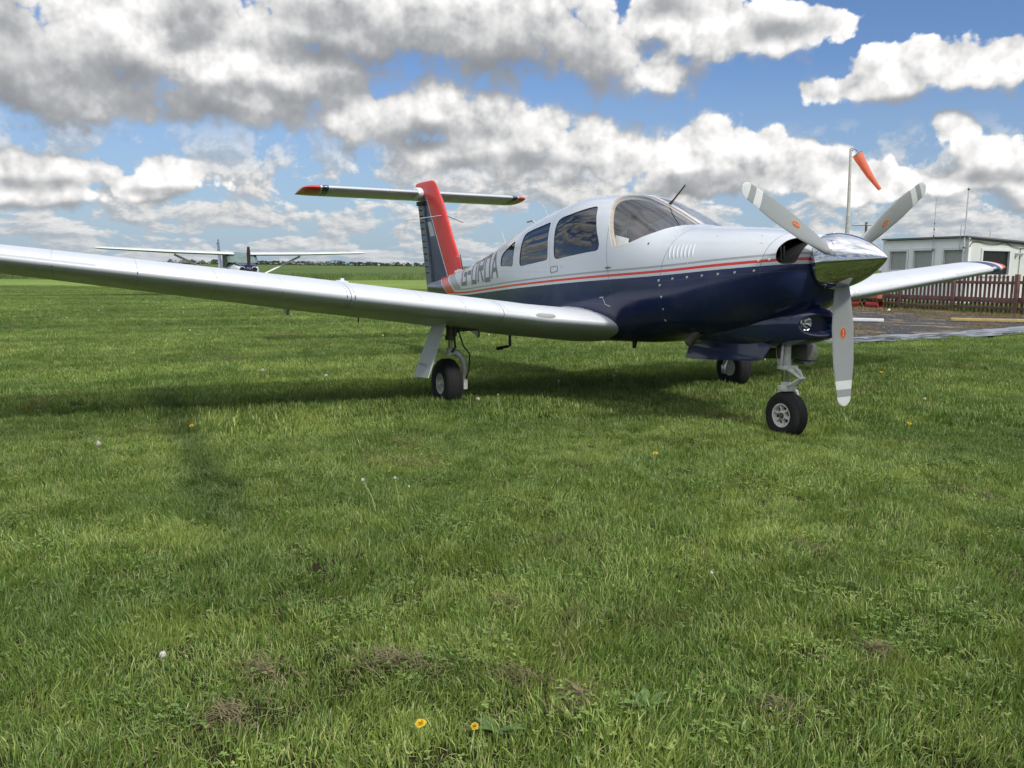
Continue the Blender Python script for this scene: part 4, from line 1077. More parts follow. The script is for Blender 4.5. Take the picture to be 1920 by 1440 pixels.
leaf_clump(-1.92, 3.20, 16, 'dark green broad-leaved weed clump beside a brown patch at the bottom of the picture')
leaf_clump(-1.86, 3.62, 9, 'small rosette of jagged leaves between the two yellow dandelions and a brown patch')
# mats of dead brown thatch
TH = simple('dead_thatch', (.17, .135, .072), .9, vary=.45, vscale=60)
def thatch(x, y, rx, ry, rot, n, seed):
    rnd = random.Random(seed); mb = MB()
    for i in range(int(n*.32)):
        r_ = abs(rnd.gauss(0, .8)); a = rnd.uniform(0, 2*pi); px, py = r_*rx*cos(a), r_*ry*sin(a)
        px, py = px*cos(rot)-py*sin(rot), px*sin(rot)+py*cos(rot); b = rnd.uniform(0, pi); L = rnd.uniform(.02, .07); z0 = rnd.uniform(.008, .045)*max(.2, 1-r_*.6); w_ = rnd.uniform(.0008, .0018)
        dz = rnd.uniform(-.012, .02); c = Vector((px, py, z0)); d_ = Vector((cos(b), sin(b), 0)); s_ = Vector((-sin(b), cos(b), 0))*w_; k_ = rnd.uniform(-.012, .012)
        mb.add([c-s_, c+s_, c+d_*L*.5+Vector((-sin(b)*k_, cos(b)*k_, dz))+s_, c+d_*L+Vector((0, 0, dz*1.4)), c+d_*L*.5+Vector((-sin(b)*k_, cos(b)*k_, dz))-s_], [(0, 1, 2, 4), (4, 2, 3)])
    o = mb.build('dead_grass', TH, None, False); o.location = (x, y, ground_z(x, y)); tag(o, kind='stuff', cat='grass', label='brown tangle of dead cut grass lying in the mown turf')
for i, (x, y, rx, ry, rt, n) in enumerate([(-1.98,2.35,.10,.08,0,700),(-1.13,1.81,.16,.06,.4,600),(-1.39,3.70,.16,.10,.9,1100),(-1.62,3.42,.14,.06,.7,700),(-1.81,3.34,.06,.14,.5,800),(-1.28,4.07,.13,.08,.2,700),(-1.50,4.20,.10,.08,0,500),(-.98,.31,.16,.08,.2,500),(-.6,2.7,.10,.05,.4,300),(-2.1,2.9,.08,.06,0,350),(1.6,2.6,.15,.10,0,400),(.4,1.9,.2,.08,0,300),(-1.1,3.2,.12,.07,.3,380)]): thatch(x, y, rx, ry, rt, n, i)

# ---- gravel yard with its membrane strip
def gravel_mat():
    m, nt, b = newmat('yard_gravel'); v = wpos(nt); b.inputs['Roughness'].default_value = .9
    f = noise_n(nt, v, 26, 6, .75); g = noise_n(nt, v, .9, 5, .65, .6); h = noise_n(nt, v, 5, 5, .7)
    c = ramp(nt, f, [(.30, (.018, .017, .018)), (.50, (.045, .042, .042)), (.64, (.090, .085, .080)), (.78, (.20, .19, .17))])
    c = mixc(nt, maprange(nt, g, .54, .64, 0., .85), c, mixc(nt, h, (.20, .155, .075), (.34, .27, .15)))
    c = mixc(nt, maprange(nt, noise_n(nt, v, .45, 3, .5), .56, .66, 0., .6), c, (.16, .075, .055))
    nt.links.new(c, b.inputs['Base Color']); bump(nt, b, f, 1., .05); return m
vs, fs, k = [], [], {}
xs_ = frange(6.2, 30, 160); ys_ = frange(-24, -5.8, 120)
for i, x in enumerate(xs_):
    for j, y in enumerate(ys_):
        vs.append((x, y, ground_z(x, y)+.012+.018*abs(noise.noise(Vector((x*4, y*4, 0))))+.02*max(0, noise.noise(Vector((x*.9, y*.9, 4))))))
for i in range(159):
    for j in range(119):
        if inpoly(((xs_[i]+xs_[i+1])/2, (ys_[j]+ys_[j+1])/2), GRAV): fs.append((i*120+j, (i+1)*120+j, (i+1)*120+j+1, i*120+j+1))
o = obj('gravel_yard', vs, fs, gravel_mat()); tag(o, kind='structure')
# stones and straw on the yard
mb = MB(); rnd = random.Random(3)
for i in range(2600):
    x, y = rnd.uniform(6.4, 19), rnd.uniform(-20.5, -6.5)
    if not inpoly((x, y), GRAV): continue
    s_ = rnd.uniform(.012, .035); z = ground_z(x, y)+.02
    mb.add([(x+s_*rnd.uniform(.6, 1), y, z), (x, y+s_*rnd.uniform(.6, 1), z), (x-s_, y, z), (x, y-s_, z), (x, y, z+s_*rnd.uniform(.4, .9)), (x, y, z-s_)], [(0, 1, 4), (1, 2, 4), (2, 3, 4), (3, 0, 4)])
tag(mb.build('stones', simple('yard_stone', (.14, .13, .125), .9, vary=.5, vscale=3), None, False), 'loose grey stones scattered over the yard', 'stones', kind='stuff')
def straw(name, pts, n, h, mat, seed, label):
    rnd = random.Random(seed); mb = MB()
    for i in range(n):
        (ax, ay, ar) = pts[rnd.randrange(len(pts))]; x, y = ax+rnd.gauss(0, ar), ay+rnd.gauss(0, ar*.6)
        z = ground_z(x, y)+.01; a = rnd.uniform(0, 2*pi); L = h*rnd.uniform(.4, 1.1); lx, ly = cos(a)*L*rnd.uniform(.2, .8), sin(a)*L*rnd.uniform(.2, .8); w_ = .007
        mb.add([(x-w_, y, z), (x+w_, y, z), (x+lx, y+ly, z+L)], [(0, 1, 2)]); mb.add([(x, y-w_, z), (x, y+w_, z), (x+lx*.8, y+ly*.8, z+L*.9)], [(0, 1, 2)])
    tag(mb.build(name, mat, None, False), label, 'grass', kind='stuff')
STR = simple('dry_straw', (.30, .23, .11), .9, vary=.4, vscale=4); WG = simple('weedy_green', (.11, .15, .035), .8, vary=.4, vscale=3)
straw('dry_grass', [(x, -19.9+.3*sin(x*2), .35) for x in frange(8.5, 18.5, 22)], 5200, .13, STR, 1, 'straw-coloured dry grass along the foot of the picket fence')
straw('weeds', [(x, -20.6, .35) for x in frange(8.5, 21, 26)]+[(x, -21.4, .4) for x in frange(8.5, 21, 20)], 6500, .22, WG, 2, 'green weeds growing through the foot of the picket fence')
straw('dry_grass', [(9.3, -15.3, .25), (8.9, -14.2, .2), (11.8, -17.2, .3), (12.4, -17.4, .3), (14., -18, .4), (9.9, -11.4, .3), (8.6, -9.9, .3), (8.2, -8.6, .25), (11.5, -11.5, .3)], 3600, .06, STR, 7, 'scattered straw lying in drifts on the dark gravel yard')
# grey membrane strip at the edge of the grass
MEM = simple('grey_membrane', (.20, .22, .25), .85, vary=.12, vscale=3, bmp=.3)
E1 = [(6.20,-4.9),(6.25,-6.),(6.28,-7.2),(6.33,-9.),(6.42,-11.),(6.75,-13.),(7.4,-16.),(8.1,-19.)]
mb = MB(); rings = []
pl = spline([(a, b, 0) for a, b in E1], 14)
for i, p in enumerate(pl):
    w1 = 1.15+.12*noise.noise(Vector((i*.25, 0, 0))); z = ground_z(p.x, p.y)
    rings.append([(p.x+w1*t, p.y+.06*noise.noise(Vector((i*.4, t*3, 1))), .050+.022*noise.noise(Vector((i*.35, t*4, 2)))+(.02 if t in (0,) else 0)) for t in (0, .25, .5, .75, 1)])
vs_ = [v for r_ in rings for v in r_]; mb.add(vs_, [(5*i+j, 5*i+j+1, 5*i+j+6, 5*i+j+5) for i in range(len(rings)-1) for j in range(4)])
tag(mb.build('membrane_strip', MEM, None), 'wrinkled grey membrane laid along the border between the grass and the gravel yard', 'membrane')
mb = MB(); rnd = random.Random(8)
for i in range(60):
    t = rnd.random(); p = pl[int(t*(len(pl)-1))]; w_ = rnd.uniform(.1, .7); L = rnd.uniform(.2, .9)
    x0 = p.x+w_; y0 = p.y
    mb.add([(x0-.04, y0-L/2, .088), (x0+.05, y0-L*.4, .09), (x0+.06, y0+L*.3, .09), (x0-.03, y0+L/2, .088)], [(0, 1, 2, 3)])
tag(mb.build('dark_soil', simple('soil_spill', (.05, .047, .045), .95, vary=.3), None, False), 'streaks of dark soil washed over the grey membrane', 'soil', kind='stuff')
# planks
WP = simple('white_plank_paint', (.74, .75, .74), .5, vary=.08); YP = simple('yellow_timber', (.48, .37, .13), .6, vary=.15, vscale=5)
def plank(name, a, b, w_, h_, mat, label):
    a, b = Vector(a), Vector(b); d = (b-a); L = d.length; T = Matrix.Translation((a+b)/2+Vector((0, 0, .0))) @ Matrix.Rotation(atan2(d.y, d.x), 4, 'Z')
    mb = MB(); mb.box((0, 0, h_/2), (L, w_, h_), T, .006); tag(mb.build(name, mat, None, True, 30), label, 'plank')
plank('plank', (13.3,-11.4,.03), (11.02,-13.68,.03), .12, .07, WP, 'white painted plank lying on the gravel behind the propeller')
plank('plank', (10.77,-15.91,.03), (8.2,-18.8,.03), .14, .07, YP, 'pale yellow timber plank lying on the gravel in front of the picket fence')

# ---- picket fence
def fence_mat():
    m, nt, b = newmat('fence_stain'); v = wpos(nt); b.inputs['Roughness'].default_value = .8
    f = noise_n(nt, v, 6, 6, .7); x, y, z = sep(nt, v)
    c = mixc(nt, maprange(nt, f, .3, .7), (.105, .050, .042), (.215, .120, .098))
    c = mixc(nt, math_n(nt, 'MULTIPLY', maprange(nt, noise_n(nt, v, 12, 5, .7), .45, .6), maprange(nt, z, .5, .05, 0., .8)), c, (.085, .095, .030))
    nt.links.new(c, b.inputs['Base Color']); bump(nt, b, noise_n(nt, v, 40, 3, .6), .4, .004); return m
FM = fence_mat(); fence = empty('picket_fence', (14, -20.6, 0)); tag(fence, 'brown stained picket fence with three rails in front of the white clubhouse', 'fence')
def fb(mb, c, d): mb.box((c[0]-14, c[1]+20.6, c[2]), d, None, .004)
posts = [22.9, 21.1, 19.4, 17.6, 15.95, 14.0, 11.95, 10.1, 8.3]
for x in posts:
    mb = MB(); fb(mb, (x, -20.52, .60), (.11, .11, 1.30)); mb.build('post', FM, fence)
rnd = random.Random(4)
for a, b in zip(posts, posts[1:]):
    for z, h_ in ((1.0, .09), (.47, .16), (.22, .09)):
        mb = MB(); fb(mb, ((a+b)/2, -20.575, z+rnd.uniform(-.01, .01)), (a-b-.115, .035, h_)); mb.build('rail', FM, fence)
    mb = MB(); x = a-.12
    while x > b+.09:
        hh = 1.2+rnd.uniform(-.02, .02)
        T = Matrix.Translation((x-14, -.045, hh/2+.02)) @ Matrix.Rotation(rnd.gauss(0, .012), 4, 'Y'); mb.box((0, 0, 0), (.078, .020, hh), T, .003); x -= .142
    mb.build('picket_panel', FM, fence, False)
# darker solid-looking shed and clutter behind the left end of the fence
CL = simple('clutter_brown', (.12, .05, .04), .8, vary=.5, vscale=5)
mb = MB(); 
for i in range(9): mb.box((rnd.uniform(-1.2, 1.2), rnd.uniform(-.5, .5), rnd.uniform(.2, .95)), (rnd.uniform(.25, .6), rnd.uniform(.2, .5), rnd.uniform(.15, .5)), None, .02)
o = mb.build('scrap_pile', CL, None); o.location = (19.2, -22.6, 0); tag(o, 'dark reddish heap of stacked scrap behind the fence beside the white clubhouse', 'scrap pile')
for i in range(5):
    mb = MB(); mb.box((0, 0, .16), (.30, .05, .22), None, .02); o = mb.build('paper_bag', M['paper'], None); o.location = (13.6+[0, .55, 1.25, 1.9, 2.5][i], -21.1-.1*i, .27+.05*(i % 2)); o.rotation_euler[1] = .1*i
    tag(o, ['rightmost','second from right','middle','second from left','leftmost'][i]+' of five pale sacks seen through gaps of the picket fence', 'sack', 'pale sacks behind the fence')

# red barrier-like roller standing in front of the fence
rw = empty('ground_roller', (17.0, -20.1, .0), R(0)); tag(rw, 'faded red two-drum ground roller with a crossed frame parked against the picket fence', 'roller')
RD = simple('faded_red', (.42, .055, .045), .6, vary=.3, vscale=6); OR = simple('faded_orange', (.52, .14, .07), .6, vary=.2)
for s_ in (-1, 1):
    mb = MB(); mb.lathe([(-.26, .12), (-.25, .145), (0, .125), (.25, .145), (.26, .12), (.26, 0)], (.38*s_, 0, .19), (1, 0, 0), 20); mb.build('drum', RD, rw)
mb = MB(); mb.tube([(-.10, .16, .05), (.10, .16, .34)], .018, 8); mb.tube([(.10, .16, .05), (-.10, .16, .34)], .018, 8); mb.build('cross_frame', simple('ochre_metal', (.28, .17, .07), .7), rw)
mb = MB(); mb.box((0, 0, .03), (1.5, .4, .06), None, .01); mb.box((-.1, .02, .37), (1.35, .3, .04), None, .01); mb.build('frame', M['black'], rw)
mb = MB(); mb.box((-.30, -.05, .47), (.50, .25, .16), None, .02); mb.build('ballast_box', OR, rw)
mb = MB(); mb.lathe([(0, .03), (.03, .06), (.07, .035), (.09, .0)], (15.6, -19.6, .0), (.3, .2, 1), 9); tag(mb.build('crumpled_bag', M['paper'], None), 'crumpled pale bag on the ground at the foot of the fence', 'litter')

# ---- clubhouse
K = Vector((18.82, -28.13, 0)); A_ = Vector((23.51, -28.96, 0)); B_ = K+Vector((-.10, -.995, 0))*9
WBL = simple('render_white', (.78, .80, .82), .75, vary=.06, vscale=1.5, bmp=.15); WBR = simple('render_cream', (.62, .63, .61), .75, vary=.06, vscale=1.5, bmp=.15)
club = empty('clubhouse', (K.x, K.y, 0)); tag(club, 'low white flat-roofed clubhouse with a row of square windows behind the picket fence', 'building')
def wall(P, Q, H0, H1, wins_, mat, name='wall', th=.14):
    """a wall with real openings; wins_ = (u0, u1, z0, z1)"""
    e = (Q-P); L = e.length; e.normalize(); nrm = Vector((e.y, -e.x, 0))
    if nrm.dot(CAM-P) < 0: nrm = -nrm
    us = sorted({0, L}|{w[0] for w in wins_}|{w[1] for w in wins_}); zs = sorted({0}|{w[2] for w in wins_}|{w[3] for w in wins_})
    mb = MB()
    def cell(u0, u1, z0, z1a, z1b=None):
        z1b = z1a if z1b is None else z1b
        q = [P+e*u0+Vector((0, 0, z0)), P+e*u1+Vector((0, 0, z0)), P+e*u1+Vector((0, 0, z1b)), P+e*u0+Vector((0, 0, z1a))]
        mb.loft([[v-K for v in q], [v-K-nrm*th for v in q]])
    Hh = lambda u: H0+(H1-H0)*u/L
    for a, b in zip(us, us[1:]):
        col_w = [w for w in wins_ if w[0] <= a+1e-6 and w[1] >= b-1e-6]
        z = 0
        for w in sorted(col_w, key=lambda w: w[2]):
            cell(a, b, z, w[2]); z = w[3]
        cell(a, b, z, Hh(a), Hh(b))
    w_o = mb.build(name, mat, club, False)
    return e, nrm
def window(P, e, nrm, w, pane_mat, fr=.10):
    u0, u1, z0, z1 = w; O = P-K
    T = Matrix(((e.x, nrm.x, 0, O.x), (e.y, nrm.y, 0, O.y), (0, 0, 1, 0), (0, 0, 0, 1)))
    mb = MB(); 
    for c, d in ((((u0+u1)/2, .015, z1+fr/2), (u1-u0+2*fr, .05, fr)), (((u0+u1)/2, .015, z0-fr/2), (u1-u0+2*fr, .07, fr)), ((u0-fr/2, .015, (z0+z1)/2), (fr, .048, z1-z0)), ((u1+fr/2, .015, (z0+z1)/2), (fr, .048, z1-z0))): mb.box(c, d, T)
    f = mb.build('window', M['white'], club, False)
    mb = MB(); mb.box(((u0+u1)/2, -.07, (z0+z1)/2), (u1-u0, .01, z1-z0), T)
    mb.build('pane', pane_mat, f, False)
PANE = simple('dull_blind_glass', (.30, .32, .31), .35, coat=.1, vary=.08, vscale=1); PANED = simple('dark_room_glass', (.012, .013, .014), .35, coat=.0, vary=.3, vscale=1.5)
wl = [(.28, 1.26, 1.42, 2.25), (1.88, 2.95, 1.38, 2.26), (3.38, 4.40, 1.43, 2.25)]
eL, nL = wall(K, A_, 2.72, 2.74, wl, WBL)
for w in wl: window(K, eL, nL, w, PANE)
wr = [(.80, 2.34, 1.25, 2.22)]
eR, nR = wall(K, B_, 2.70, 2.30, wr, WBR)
window(K, eR, nR, wr[0], PANED, .09)
D_ = A_+(B_-K)
wall(A_, D_, 2.74, 2.5, [], WBL); wall(B_, D_, 2.3, 2.5, [], WBL)
mb = MB(); ov = .12
c4 = [K-eL*ov*0+nL*ov, A_+eL*ov+nL*ov, D_+eL*ov, B_]
zt = [2.745, 2.765, 2.52, 2.33]
mb.loft([[(c.x-K.x, c.y-K.y, z) for c, z in zip(c4, zt)], [(c.x-K.x, c.y-K.y, z+.07) for c, z in zip(c4, zt)]]); mb.build('roof', simple('roof_felt', (.14, .14, .14), .85), club, False)
mb = MB(); p0 = K+nR*.06; p1 = B_+nR*.06
mb.loft([[p0-K+Vector((0, 0, 2.66)), p0-K+Vector((0, 0, 2.745)), p0-K+nR*.04+Vector((0, 0, 2.745)), p0-K+nR*.04+Vector((0, 0, 2.66))], [p1-K+Vector((0, 0, 2.18)), p1-K+Vector((0, 0, 2.32)), p1-K+nR*.04+Vector((0, 0, 2.32)), p1-K+nR*.04+Vector((0, 0, 2.18))]]); mb.build('fascia', M['dark'], club, False)
mb = MB(); pts = []
for u, z in ((-.0, 2.35), (.15, 2.55), (.5, 2.58), (1.0, 2.50), (1.6, 2.50), (2.0, 2.56), (2.5, 2.42), (3.0, 2.36), (3.6, 2.42), (4.0, 2.5)): pts.append(K-K+eR*u+nR*.04+Vector((0, 0, z)))
mb.tube(spline(pts, 5), .014, 6); mb.tube([eR*2.95+nR*.03+Vector((0, 0, 2.36)), eR*2.93+nR*.03+Vector((0, 0, 1.2))], .010, 6); mb.build('cable', M['black'], club)
for u in (2.72, 2.98):
    mb = MB(); p = eR*u+nR*.05+Vector((0, 0, 2.08)); mb.box(tuple(p), (.10, .10, .16), None, .02); mb.tube([p, p+nR*.12+Vector((0, 0, .06))], .03, 8); mb.build('wall_lamp', M['grey_paint'], club)
# masts on the clubhouse
def mast(x, y, z0, z1, r_, label, lean=(0, 0), parts=()):
    e = empty('radio_mast', (x, y, z0)); mb = MB(); mb.tube([(0, 0, 0), (lean[0], lean[1], z1-z0)], [r_, r_*.6], 8); mb.build('pole', M['grey_paint'] if r_ > .02 else M['steel'], e)
    for (h_, r2, l2) in parts:
        mb = MB(); t = h_/(z1-z0); mb.tube([(lean[0]*t, lean[1]*t, h_), (lean[0]*t, lean[1]*t, h_+l2)], r2, 8); mb.build('coupling', M['rusty'], e)
    tag(e, label, 'mast')
mast(18.95, -28.0, 2.20, 4.75, .035, 'tall grey steel mast fixed to the corner of the white clubhouse', (.05, -.10), ((.1, .05, .06), (2.45, .05, .05), (.55, .045, .05)))
mast(19.15, -28.02, 2.25, 3.25, .018, 'short thin rod beside the tall corner mast of the clubhouse')
mast(20.62, -28.35, 2.2, 4.45, .016, 'thin whip aerial on the front wall of the clubhouse between two windows', (0, 0), ((.6, .028, .10), (.9, .028, .08), (1.15, .024, .06), (.05, .04, .05)))
mast(19.25, -30.1, 2.60, 3.10, .03, 'stubby vent rod on the clubhouse roof right of the corner mast')
# windsock
ws_ = empty('windsock', (25.1, -28.2, 0)); tag(ws_, 'orange windsock flying from a tall pale pole behind the propeller', 'windsock')
mb = MB(); mb.tube([(0, 0, 0), (.02, -.06, 3.9)], [.11, .10], 12); mb.tube([(.02, -.06, 3.9), (.32, -.30, 7.05)], [.085, .055], 12); mb.build('pole', simple('pole_paint', (.46, .44, .40), .7, vary=.15), ws_)
mb = MB(); mb.tube([(.32, -.30, 7.0), (.32, -.30, 7.10), (.25, -.55, 7.02), (.22, -.62, 6.98), (.20, -.66, 6.90)], .016, 6); mb.tube([(.32, -.30, 6.95), (.28, -.42, 7.0)], .03, 6); mb.build('swivel_arm', M['rusty'], ws_)
a0 = Vector((.21, -.62, 6.83)); a1 = Vector((-.48, -1.50, 5.18)); ax_ = (a1-a0).normalized()
n1 = RT.copy(); n1 = (n1-ax_*n1.dot(ax_)).normalized(); n2 = ax_.cross(n1)
mb = MB(); rings = []
for i in range(15):
    t = i/14; c = a0.lerp(a1, t)+n1*(-.05*sin(pi*t)); r_ = .235-.155*t+.012*noise.noise(Vector((t*6, 0, 0)))
    rings.append([c+(n1*cos(2*pi*j/28)+n2*sin(2*pi*j/28))*r_*(1+.06*noise.noise(Vector((t*5, cos(2*pi*j/28)*1.5, sin(2*pi*j/28)*1.5)))) for j in range(28)])
mb.loft(rings, False); SK = newmat('windsock_fabric'); m, nt, b = SK; b.inputs['Base Color'].default_value = (.95, .30, .19, 1); b.inputs['Roughness'].default_value = .8
tr = N(nt, 'ShaderNodeBsdfTranslucent'); tr.inputs[0].default_value = (1., .38, .24, 1); mx = N(nt, 'ShaderNodeMixShader'); mx.inputs[0].default_value = .45
nt.links.new(b.outputs[0], mx.inputs[1]); nt.links.new(tr.outputs[0], mx.inputs[2]); nt.links.new(mx.outputs[0], nt.nodes['Material Output'].inputs[0])
mb.build('sock', m, ws_)
mb = MB(); mb.tube([rings[0][j] for j in range(28)]+[rings[0][0]], .012, 6); 
for j in (0, 9, 18): mb.tube([rings[0][j], (.20, -.66, 6.92)], .004, 4)
mb.build('ring', M['rusty'], ws_)
up_ = empty('cross_post', (24.3, -28.6, 0)); tag(up_, 'dark post with a short cross-bar beside the windsock pole', 'post')
mb = MB(); mb.tube([(0, 0, 0), (.05, 0, 3.62)], .055, 10); mb.build('post', M['rusty'], up_); mb = MB(); mb.tube([(.62, .22, 3.50), (-.40, -.14, 3.48)], .035, 8); mb.tube([(.62, .22, 3.46), (.62, .22, 3.54)], .05, 6); mb.build('cross_bar', M['grey_paint'], up_)

# ---- high-wing aeroplane parked in the distance

cx0, cy0 = gpt(36.1, -11.58); gz = ground_z(cx0, cy0)
hv = (-FW*cos(R(28))+RT*sin(R(28))); cess = empty('high_wing_aircraft', (cx0, cy0, gz), atan2(hv.y, hv.x))
tag(cess, 'distant white high-wing aeroplane with wing struts and a green cover over its windscreen', 'aeroplane')
def cp(name, mb, mat, par_=None, **k): return mb.build(name, mat, par_ or cess, **k)
HW = 1.76-gz      # wing height above its own ground
for s_ in (1, -1):
    mb = MB(); rings = []
    for y, le, te, dz in ((.3, .78, -.84, 0), (2.6, .78, -.84, .05), (5.2, .62, -.50, .15), (5.42, .52, -.42, .165), (5.5, .36, -.25, .165)):
        k_ = 1 if y < 5.3 else (.75 if y < 5.45 else .25)
        rings.append([(le-(le-te)*a, s_*y, HW+dz+(b*.8*k_*(le-te))+.02) for a, b in airfoil(14, .12, .02)])
    mb.loft(rings, True); w = cp('wing', mb, M['white'])
    mb = MB(); mb.tube([(.25, s_*.55, HW-1.0), (.18, s_*2.55, HW-.02)], [.045, .045], 8); cp('wing_strut', mb, M['white'])
    mb = MB(); mb.loft([[(-4.9+.45*(1-a), s_*y, HW-.72+.02*b) for a, b in ((0, 0), (.3, 1.5), (1, .3), (1.9, 0), (1, -.3), (.3, -1.5))] for y in (.05, 1.7)], True); cp('tailplane', mb, M['white'])
    wh = empty('wheel', (-.35, s_*1.2, .2)); wh.parent = cess
    mb = MB(); mb.lathe([(-.07, .08), (-.08, .16), (-.04, .2), (.04, .2), (.08, .16), (.07, .08)], (0, 0, 0), (0, 1, 0), 20, True); mb.build('tyre', M['rubber'], wh)
    mb = MB(); mb.tube([(-.2, s_*.4, HW-1.25), (-.35, s_*1.12, .22)], .03, 8); cp('main_leg', mb, M['white'])
def cring(x, w_, zt, zb, n=20, e=3.): 
    zm = (zt+zb)/2; h = (zt-zb)/2
    return [(x, w_*math.copysign(abs(cos(a))**(2/e), cos(a)), zm+h*math.copysign(abs(sin(a))**(2/e), sin(a))) for a in (2*pi*j/n for j in range(n))]
z_ = HW
mb = MB(); mb.loft([cring(1.05, .55, z_-.34, z_-1.15), cring(.80, .55, z_-.25, z_-1.25), cring(.45, .54, z_+.04, z_-1.27), cring(-.6, .54, z_+.05, z_-1.27), cring(-1.3, .50, z_-.05, z_-1.2), cring(-2.2, .34, z_-.42, z_-1.10), cring(-4.2, .12, z_-.62, z_-.88), cring(-5.2, .04, z_-.66, z_-.80)], True)
cp('fuselage', mb, simple('far_white_blue', (.62, .66, .70), .4, vary=.15, vscale=2))
mb = MB(); mb.loft([cring(1.0, .55, z_-.33, z_-1.15), cring(1.5, .50, z_-.35, z_-1.08), cring(2.0, .44, z_-.38, z_-.96, e=2.6), cring(2.08, .38, z_-.42, z_-.88, e=2.4)], True); cw = cp('cowling', mb, M['white'])
mb = MB(); mb.loft([cring(1.30, .40, z_-.31, z_-.50), cring(1.6, .40, z_-.325, z_-.50), cring(2.02, .36, z_-.365, z_-.52, e=2.6), cring(2.10, .30, z_-.41, z_-.54, e=2.4)], True); mb.build('cowl_stripe', M['blue'], cw)
for s_ in (1, -1):
    mb = MB(); mb.lathe([(0, .11), (.03, .125), (.05, .11), (.0, .09)], (2.07, s_*.24, z_-.60), (1, 0, 0), 16); li = mb.build('intake_ring', M['white'], cw)
    mb = MB(); mb.lathe([(0, .10), (.0, 0)], (2.10, s_*.24, z_-.60), (1, 0, 0), 16); mb.build('intake', M['dark'], li)
mb = MB(); mb.lathe([(0, .15), (.12, .13), (.25, .07), (.30, .01)], (2.06, 0, z_-.60), (1, 0, 0), 20, True); sp_ = cp('spinner', mb, M['blue'])
mb = MB(); mb.loft([[(2.20+dx, y*w_, z_-.60+zz) for dx, y in ((-.01, -1), (.02, 0), (.0, 1), (-.02, 0))] for zz, w_ in ((-.88, .045), (-.6, .075), (-.1, .06), (.1, .06), (.6, .075), (.90, .05))], True); cp('propeller', mb, simple('dark_propeller', (.035, .02, .025), .4))
TARP = simple('green_tarpaulin', (.115, .165, .155), .6, vary=.25, vscale=5, bmp=.6)
mb = MB(); vs_ = []; nu, nv = 22, 10
for i in range(nu):
    for j in range(nv):
        u = i/(nu-1)*2-1; v = j/(nv-1); x = .48+.72*v+.03*noise.noise(Vector((u*4, v*4, 0)))+(.0 if abs(u) < .85 else -.12); y = u*(.60+.03*noise.noise(Vector((u*3, v*5, 2)))); zz = z_+.10-.42*v+.03*noise.noise(Vector((u*6, v*3, 1)))
        vs_.append((x, y, zz))
mb.add(vs_, [(i*nv+j, (i+1)*nv+j, (i+1)*nv+j+1, i*nv+j+1) for i in range(nu-1) for j in range(nv-1)])
for s_ in (-1, 1): mb.add([(.50, s_*.60, z_+.09), (1.12, s_*.60, z_-.32), (.3, s_*.575, z_-.52), (-.5, s_*.565, z_-.50), (-.45, s_*.58, z_+.02)], [(0, 1, 2, 3, 4)])
tp = mb.build('windscreen_cover', TARP, None, True, 40); tp.parent = None; tp.matrix_world = Matrix.Translation((cx0, cy0, gz)) @ Matrix.Rotation(atan2(hv.y, hv.x), 4, 'Z')
tag(tp, 'green tarpaulin cover draped over the windscreen of the distant high-wing aeroplane', 'cover')
mb = MB(); mb.loft([[(-4.2, 0.03, z_-.66), (-5.0, 0.03, z_-.66), (-5.0, -.03, z_-.66), (-4.2, -.03, z_-.66)], [(-4.92, .02, z_+.62), (-5.32, .02, z_+.62), (-5.32, -.02, z_+.62), (-4.92, -.02, z_+.62)]], True); fn = cp('fin', mb, simple('far_fin', (.50, .55, .62), .5), smooth=False)
mb = MB(); mb.tube([(-4.20, 0, z_-.66), (-4.92, 0, z_+.62), (-5.0, 0, z_+.78)], .035, 6); mb.tube([(-4.92, 0, z_+.66), (-5.34, 0, z_+.60)], .03, 6); mb.build('fin_edge', simple('far_navy', (.06, .08, .15), .5), fn)
mb = MB(); mb.tube([(1.5, 0, z_-1.0), (1.62, 0, .2)], .03, 8); cp('nose_leg', mb, M['white'])
wh = empty('wheel', (1.62, 0, .17)); wh.parent = cess; mb = MB(); mb.lathe([(-.05, .07), (-.06, .13), (-.03, .17), (.03, .17), (.06, .13), (.05, .07)], (0, 0, 0), (0, 1, 0), 20, True); mb.build('tyre', M['rubber'], wh)

# ---- standing crop beyond the mown strip
def crop_mat():
    m, nt, b = newmat('standing_crop'); v = wpos(nt); b.inputs['Roughness'].default_value = .9; b.inputs['Specular IOR Level'].default_value = .1
    f = noise_n(nt, v, 1.2, 6, .7); g = noise_n(nt, v, .05, 3, .5)
    c = mixc(nt, maprange(nt, f, .35, .65), (.050, .085, .024), (.100, .145, .042)); c = mixc(nt, maprange(nt, g, .4, .6, 0., .5), c, (.12, .165, .050))
    nt.links.new(c, b.inputs['Base Color']); bump(nt, b, f, 1., .3); return m
front = [(62, -95), (66, -60), (70, -42), (74, -30), (80, -20), (90, -8), (104, 0), (118, 14), (132, 60), (140, 200)]
mb = MB(); rings = []
fr_ = []
for (a, b) in zip(front, front[1:]):
    for t in range(12): fr_.append((a[0]+(b[0]-a[0])*t/12, a[1]+(b[1]-a[1])*t/12))
cols = [0, .3, 1.5, 4, 9, 18, 40, 90, 180, 320, 500, 900, 2000]
vs_ = []
for i, (d, s_) in enumerate(fr_):
    for k_, dd in enumerate(cols):
        x, y = gpt(d+dd+.5*noise.noise(Vector((i*.6, 0, 3))), s_*(1+dd/90.)); z = ground_z(x, y)
        h_ = (0 if k_ == 0 else .50+.14*noise.noise(Vector((i*.9, k_*.9, 1))))
        vs_.append((x, y, z+h_-.02))
nc = len(cols); mb.add(vs_, [(i*nc+j, (i+1)*nc+j, (i+1)*nc+j+1, i*nc+j+1) for i in range(len(fr_)-1) for j in range(nc-1)])
